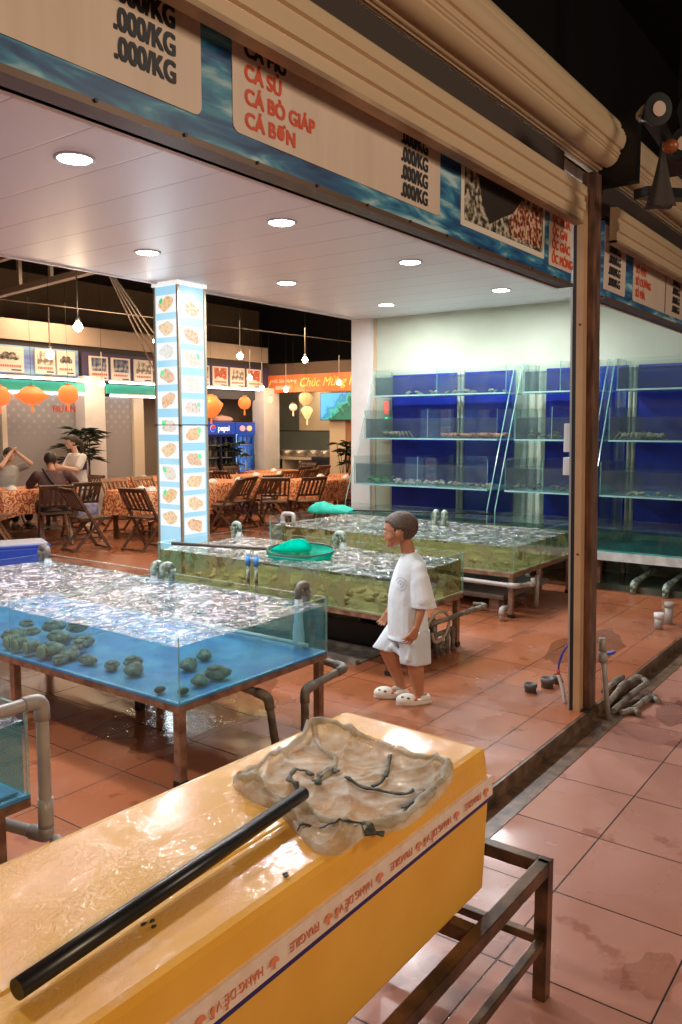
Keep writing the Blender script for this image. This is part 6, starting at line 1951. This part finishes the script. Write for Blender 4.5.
# ---- the boy: facing +x locally, left side is +y
BOY_DIR = math.atan2(.805, -.593) + R(6)
boy = thing('boy', 'small boy in a loose white t-shirt, shorts and clogs walking past the tanks', 'person', (4.00, 2.43, 0), BOY_DIR)
HC = (0.082, 0.0, 1.010)
b = MB()
P_, M_ = head_forms(b, HC, 1.03, pitch=R(4), yaw=R(-18), child=True)
limb(b, [((0.016, 0, 0.83), .042), ((0.040, 0, 0.93), .040)])                       # neck
b.loft([ring((0.02, 0, .48), .075, .095), ring((0.015, 0, .56), .08, .095), ring((0.03, 0, .65), .085, .09), ring((0.02, 0, .75), .08, .098), ring((0.008, 0, .81), .06, .10), ring((0.012, 0, .845), .035, .05)])
# left arm (towards the viewer) hangs by the hip
limb(b, [((-0.01, .095, .80), .034), ((-0.035, .140, .65), .028), ((-0.012, .160, .55), .024), ((0.010, .165, .475), .018)])
hand(b, (0.014, .168, .466), (0.65, .05, -1), (0.35, -1, 0), 0.98, thumb_sd=1, curl=.5)
# right arm, slightly forward
limb(b, [((0.0, -.105, .81), .034), ((0.03, -.135, .66), .027), ((0.09, -.125, .56), .022), ((0.13, -.115, .50), .017)])
hand(b, (0.132, -.115, .494), (0.6, 0, -1), (0.5, 1, 0), 0.80, thumb_sd=-1, curl=.6)
# legs: left straight under him, right swinging forward with the knee bent
limb(b, [((0.015, .055, .48), .072), ((0.0, .06, .27), .050), ((-0.012, .062, .19), .047), ((-0.030, .062, .06), .028)])
limb(b, [((-0.038, .062, .045), .028), ((-0.01, .062, .030), .024), ((0.05, .060, .022), .022), ((0.085, .055, .018), .018)])
limb(b, [((0.03, -.05, .48), .072), ((0.135, -.06, .29), .050), ((0.105, -.06, .21), .044), ((0.055, -.062, .075), .028)])
limb(b, [((0.045, -.062, .055), .028), ((0.08, -.062, .040), .024), ((0.14, -.062, .028), .022), ((0.175, -.062, .020), .018)])
body = fuse(b, 'body', SKIN, boy, 0.0034, 5)
# eyes, brows
for sd in (-1, 1):
    b = MB(); b.ell(P_(.076, sd * .030, -.004), (.007, .011, .005), n=12); b.build('eye', mat('eye_white', (0.7, 0.66, 0.6), 0.3), boy)
    b = MB(); b.ell(P_(.081, sd * .031, -.004), (.003, .006, .0048), n=10); b.build('iris', BLACK, boy)
    b = MB(); b.tube([P_(.086, sd * .014, .012), P_(.085, sd * .032, .017), P_(.072, sd * .050, .012)], [.0025, .0035, .0015], 6); b.build('eyebrow', HAIR, boy)
def boy_hair(x, y, z):
    if x > .050: return z > .052
    if x > .012: return z > .052 - (.050 - x) * 1.3
    if x > -.028: return z > .012
    return z > -.052 + max(0, -.060 - x) * .6
hair_cap('hair', HAIRB, boy, HC, 1.03, boy_hair, R(4), R(-18), .004, 1.035, jit=.004)
# t-shirt
TEE = mat('white_cotton_tee', (0.78, 0.82, 0.85), 0.8, col2=(0.70, 0.76, 0.80), scale=9, bumps=0.9)
b = MB()
b.loft([ring((0.020, 0, .395), .118, .140, wob=.035, ph=1), ring((0.026, 0, .45), .116, .138, wob=.03, ph=1.3), ring((0.030, 0, .53), .114, .132, wob=.022, ph=1.6), ring((0.032, 0, .62), .110, .126, wob=.015, ph=2),
        ring((0.026, 0, .70), .105, .124, wob=.01), ring((0.014, 0, .77), .095, .124), ring((0.008, 0, .82), .080, .116), ring((0.012, 0, .852), .060, .085), ring((0.018, 0, .878), .048, .056)])
capsule(b, (0.0, .065, .805), (-0.01, .094, .79), .050, .048); capsule(b, (-0.008, .092, .79), (-0.02, .116, .73), .048, .054); capsule(b, (-0.02, .115, .74), (-0.035, .142, .63), .054, .058)
b.loft([ring((-0.02, .120, .73), .056, .050), ring((-0.032, .140, .625), .066, .050, wob=.03), ring((-0.038, .145, .585), .070, .050, wob=.05)])
b.loft([ring((0.01, -.115, .74), .055, .05), ring((0.035, -.138, .64), .062, .05), ring((0.05, -.142, .60), .064, .05)])
capsule(b, (0.0, -.065, .800), (0.0, -.098, .79), .052, .052); capsule(b, (0.0, -.095, .795), (0.02, -.122, .74), .053, .055)
# creases down the side
for (x, y, z0, z1, r_) in ((-.02, .125, .42, .60, .010), (.06, .105, .41, .55, .011), (-.07, .09, .43, .62, .009), (.10, .07, .42, .58, .010), (.03, .128, .44, .52, .008)):
    capsule(b, (x, y, z0), (x + .012, y - .004, z1), r_, r_ * .5)
tee = fuse(b, 't_shirt', TEE, boy, 0.0045, 5)
b = MB(); b.lathe([(.047, -.006), (.051, 0), (.047, .006), (.042, 0)], n=28); b.build('collar', TEE, tee, (0.022, 0, .876), (0, R(12), 0))
# faded round print on the chest, turned to the left side of the chest
b = MB()
for r0, r1, a0, a1 in ((.034, .039, .3, 5.6), (.016, .022, 0, 5.0), (.0, .008, 0, 6.28)):
    for j in range(24):
        q0 = a0 + (a1 - a0) * j / 24; q1 = a0 + (a1 - a0) * (j + 1) / 24
        pts = []
        for r_, q in ((r0, q0), (r1, q0), (r1, q1), (r0, q1)):
            u, v = r_ * math.cos(q), r_ * math.sin(q)
            ang = 0.92 - u / .115
            rr_ = .1155
            pts.append((0.024 + .108 * math.cos(ang) * 1.02, .1275 * math.sin(ang) * 1.02, .715 + v))
        if r0 == 0: pts = [pts[1], pts[2], (0.024 + .108 * math.cos(.92) * 1.02, .1275 * math.sin(.92) * 1.02, .715)]
        b.poly(pts)
b.build('chest_print', mat('faded_blue_grey_print', (0.56, 0.62, 0.68), 0.8), tee)
# shorts
b = MB()
b.loft([ring((0.02, 0, .47), .10, .125), ring((0.02, 0, .42), .112, .135), ring((0.03, 0, .38), .118, .138)])
b.loft([ring((0.01, .06, .44), .10, .085), ring((0.0, .066, .34), .090, .080, wob=.03), ring((-.004, .068, .265), .088, .076, wob=.06, ph=.5), ring((-.006, .068, .245), .086, .074, wob=.07, ph=.7)])
b.loft([ring((0.04, -.055, .44), .10, .085), ring((0.10, -.062, .36), .092, .080, wob=.03), ring((0.135, -.064, .295), .088, .076, tilt=-.15, wob=.05, ph=.5)])
capsule(b, (.12, .02, .33), (.05, .06, .27), .02, .012); capsule(b, (.02, .13, .40), (.05, .125, .28), .014, .012)
fuse(b, 'shorts', mat('white_cotton_shorts', (0.68, 0.74, 0.78), 0.8, col2=(0.60, 0.66, 0.72), scale=9, bumps=0.4), boy, 0.005, 4)
# clogs
CLOG = mat('cream_white_foam_clog', (0.82, 0.76, 0.68), 0.5)


def clog(x, y, yaw, z=0.0, pitch=0.0, name='clog'):
    t = bpy.data.objects.new(name, None)
    b = MB()
    b.loft([[(px, py, zz) for px, py in [((-.075 + .0) if 0 else (0.012 + .105 * math.cos(q)), (.040 + .008 * math.cos(q)) * math.sin(q)) for q in [2 * PI * j / 30 for j in range(30)]]] for zz in (0.0, .008, .024, .034)])
    b.ell((0.058, 0, .026), (.062, .044, .038), n=24)
    b.loft([ring((-.045, 0, .03), .042, .038), ring((-.045, 0, .052), .038, .035)])
    o = fuse(b, name, CLOG, boy, .004, 3, (x, y, z), (0, pitch, yaw))
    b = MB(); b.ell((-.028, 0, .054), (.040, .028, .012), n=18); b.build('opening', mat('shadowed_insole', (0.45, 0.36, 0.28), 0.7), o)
    b = MB(); b.loft([[(0.012 + .107 * math.cos(q), (.042 + .008 * math.cos(q)) * math.sin(q), zz) for q in [2 * PI * j / 30 for j in range(30)]] for zz in (0.0, .007)]); b.build('sole', mat('tan_sole', (0.5, 0.4, 0.32), 0.6), o)
    for k, (px, py, m_) in enumerate(((.085, .022, mat('brown_charm', (0.25, 0.15, 0.08), 0.5)), (.055, .033, mat('dark_charm', (0.05, 0.05, 0.06), 0.5)), (.012, .043, mat('red_charm', (0.65, 0.08, 0.04), 0.5)), (.09, -.010, mat('grey_charm', (0.3, 0.3, 0.28), 0.5)))):
        b = MB(); b.ell((px, py, .050 - k % 3 * .006), (.011, .009, .007), n=10); b.build('charm', m_, o)
    return o


clog(-.012, .062, R(4)); clog(.098, -.062, R(-4), .002)

# ---- guests
def guest(name, label, loc, rz, shirt, pants, hairm, pose):
    t = thing(name, label, 'person', loc, rz)
    hc = pose['head']
    b = MB(); P, M = head_forms(b, hc, 1.08, pose.get('hp', 0), pose.get('hy', 0))
    limb(b, [((pose['neck'][0], 0, pose['neck'][2]), .05), ((hc[0] - .03, hc[1], hc[2] - .07), .045)])
    hx, hz = pose['hip']; nx_, nz_ = pose['neck'][0], pose['neck'][2]
    b.loft([ring((hx, 0, hz), .11, .16), ring((hx * .6 + nx_ * .4, 0, hz * .6 + nz_ * .4), .10, .14), ring((hx * .3 + nx_ * .7, 0, hz * .3 + nz_ * .7), .105, .17), ring((nx_ - .01, 0, nz_ - .05), .07, .17), ring((nx_, 0, nz_), .04, .06)])
    for arm, sd in ((pose['la'], 1), (pose['ra'], -1)):
        limb(b, [(p, r_) for p, r_ in zip(arm, (.048, .038, .026))])
        dd = Vector(arm[2]) - Vector(arm[1])
        hand(b, arm[2], dd, (0, -sd, 0), 1.25, thumb_sd=sd, curl=.5)
    for leg, sd in ((pose['ll'], 1), (pose['rl'], -1)):
        limb(b, [(p, r_) for p, r_ in zip(leg, (.085, .06, .036))])
        a = Vector(leg[2]); limb(b, [(a, .036), (a + Vector((.06, 0, -.035)), .03), (a + Vector((.15, 0, -.045)), .022)])
    fuse(b, 'body', pose['skin'], t, .009, 3)
    # shirt
    b = MB()
    b.loft([ring((hx, 0, hz - .03), .135, .185, wob=.02), ring((hx * .6 + nx_ * .4, 0, hz * .6 + nz_ * .4), .125, .17, wob=.02), ring((hx * .3 + nx_ * .7, 0, hz * .3 + nz_ * .7), .125, .195), ring((nx_ - .01, 0, nz_ - .045), .09, .19), ring((nx_, 0, nz_ + .0), .055, .075)])
    for arm in (pose['la'], pose['ra']):
        p, q = Vector(arm[0]), Vector(arm[1]); capsule(b, p, p.lerp(q, .75 if pose.get('short', 1) else 1), .068, .062)
        if not pose.get('short', 1): capsule(b, q, q.lerp(Vector(arm[2]), .8), .05, .04)
    sh = fuse(b, 'shirt', shirt, t, .009, 3)
    b = MB()
    for leg in (pose['ll'], pose['rl']):
        p, q, r_ = [Vector(v) for v in leg]
        capsule(b, p, q, .105, .08); capsule(b, q, q.lerp(r_, pose.get('pl', .1)), .078, .065)
    capsule(b, (hx, -.07, hz), (hx, .07, hz), .12, .12)
    fuse(b, 'trousers', pants, t, .010, 3)
    for leg in (pose['ll'], pose['rl']):
        a = Vector(leg[2]); b = MB()
        capsule(b, a + Vector((-.02, 0, -.04)), a + Vector((.15, 0, -.055)), .045, .036)
        b.box((a.x - .06, a.y - .04, a.z - .098), (a.x + .19, a.y + .04, a.z - .08), bev=.005)
        fuse(b, 'shoe', pose['shoe'], t, .008, 2)
    for sd in (-1, 1):
        b = MB(); b.ell(P(.080, sd * .030, -.006), (.006, .010, .006), n=10); b.build('eye', BLACK, t)
    keep = pose.get('keep', lambda x, y, z: z > .045 if x > .04 else (z > .01 if x > -.01 else z > -.06))
    hair_cap('hair', hairm, t, hc, 1.08, keep, pose.get('hp', 0), pose.get('hy', 0), .012, 1.09, jit=.02)
    return t, sh, P


MAROON = mat('maroon_cotton', (0.075, 0.03, 0.03), 0.8, col2=(0.11, 0.05, 0.045), scale=6, bumps=.3)
DARKP = mat('black_trousers', (0.02, 0.018, 0.02), 0.8)
GREYT = mat('light_grey_cotton', (0.5, 0.46, 0.42), 0.8, bumps=.3, col2=(0.42, 0.4, 0.36))
WHITET = mat('white_shirt_cotton', (0.68, 0.62, 0.58), 0.8, bumps=.3, col2=(0.74, 0.7, 0.66))
DSHOE = mat('dark_sneaker', (0.06, 0.05, 0.05), 0.6, col2=(0.3, 0.28, 0.26), scale=12)
WSHOE = mat('white_sneaker', (0.72, 0.68, 0.62), 0.5)
g1, s1, _ = guest('guest', 'person in a maroon shirt with a shoulder strap, seated with back to us', (6.72, 9.92, 0), R(62), MAROON, DARKP, HAIR, dict(
    head=(.22, 0, 1.13), hp=R(35), neck=(.14, 0, 1.0), hip=(-.02, .48), skin=SKIN, shoe=DSHOE, pl=.25,
    la=[(.10, .2, .93), (.32, .30, .76), (.52, .12, .76)], ra=[(.10, -.2, .93), (.24, -.36, .78), (.46, -.18, .80)],
    ll=[(.02, .1, .5), (.38, .14, .50), (.26, .16, .10)], rl=[(.02, -.1, .5), (.38, -.16, .50), (.10, -.22, .10)],
    keep=lambda x, y, z: z > .045 if x > .045 else (z > .0 if x > .0 else z > -.06)))
b = MB(); b.tube(smooth_path([(.12, .12, 1.02), (-.035, .04, .88), (-.13, -.10, .68), (-.12, -.17, .55)]), .014, 6); b.build('shoulder_strap', BLACK, s1)
g2, s2, P2 = guest('guest', 'dark-haired person in a white shirt with a dark square print, seated by the palm', (7.98, 11.12, 0), R(170), WHITET, mat('cream_shorts', (0.35, 0.28, 0.24), .8), HAIR, dict(
    head=(.08, 0, 1.36), hp=R(8), neck=(.02, 0, 1.19), hip=(-.04, .60), skin=SKIN_L, shoe=WSHOE, pl=.1,
    la=[(.0, .2, 1.12), (.12, .26, .93), (.32, .16, .98)], ra=[(.0, -.2, 1.12), (.10, -.26, .92), (.34, -.12, .95)],
    ll=[(.0, .1, .56), (.36, .22, .50), (.05, .55, .12)], rl=[(.0, -.1, .56), (.38, -.12, .50), (.34, -.12, .12)],
    keep=lambda x, y, z: z > .05 if x > .045 else (z > .015 if x > .01 else z > -.08)))
b = MB(); b.box((-.055, .19, .93), (.075, .235, 1.07), bev=.01); b.build('square_print', mat('dark_purple_print', (0.04, 0.015, 0.05), 0.7), s2)
b = MB(); b.tube([P2(-.09, 0, .03), P2(-.14, 0, -.02), P2(-.15, 0, -.12), P2(-.12, 0, -.20)], [.035, .04, .03, .008], 12); b.build('ponytail', HAIR, g2)
g3, s3, _ = guest('guest', 'person in a light grey top at the left edge holding both hands to the face', (7.30, 12.00, 0), R(-90), GREYT, DARKP, HAIR, dict(
    head=(.10, 0, 1.16), hp=R(5), neck=(.03, 0, 1.0), hip=(-.05, .46), skin=SKIN_L, shoe=DSHOE, pl=.8,
    la=[(.0, .2, .94), (.26, .26, 1.02), (.20, .06, 1.20)], ra=[(.0, -.2, .94), (.34, -.30, 1.0), (.24, -.05, 1.22)],
    ll=[(.0, .1, .5), (.4, .12, .50), (.36, .12, .10)], rl=[(.0, -.1, .5), (.4, -.12, .50), (.36, -.12, .10)]))
t = thing('handbag', 'grey and purple patterned bag hanging on the chair back', 'bag', (7.12, 9.72, .34))
b = MB(); b.boxr((0, 0, .10), (.30, .10, .17), (0, 0, R(-15)), bev=.03); b.build('bag_body', mat('patterned_fabric', (0.35, 0.32, 0.38), .7, col2=(0.12, 0.10, 0.22), scale=14), t)
b = MB(); b.tube(smooth_path([(-.1, 0, .18), (-.08, .03, .36), (.08, .03, .36), (.1, 0, .18)]), .008, 6); b.build('bag_handle', BLACK, t)
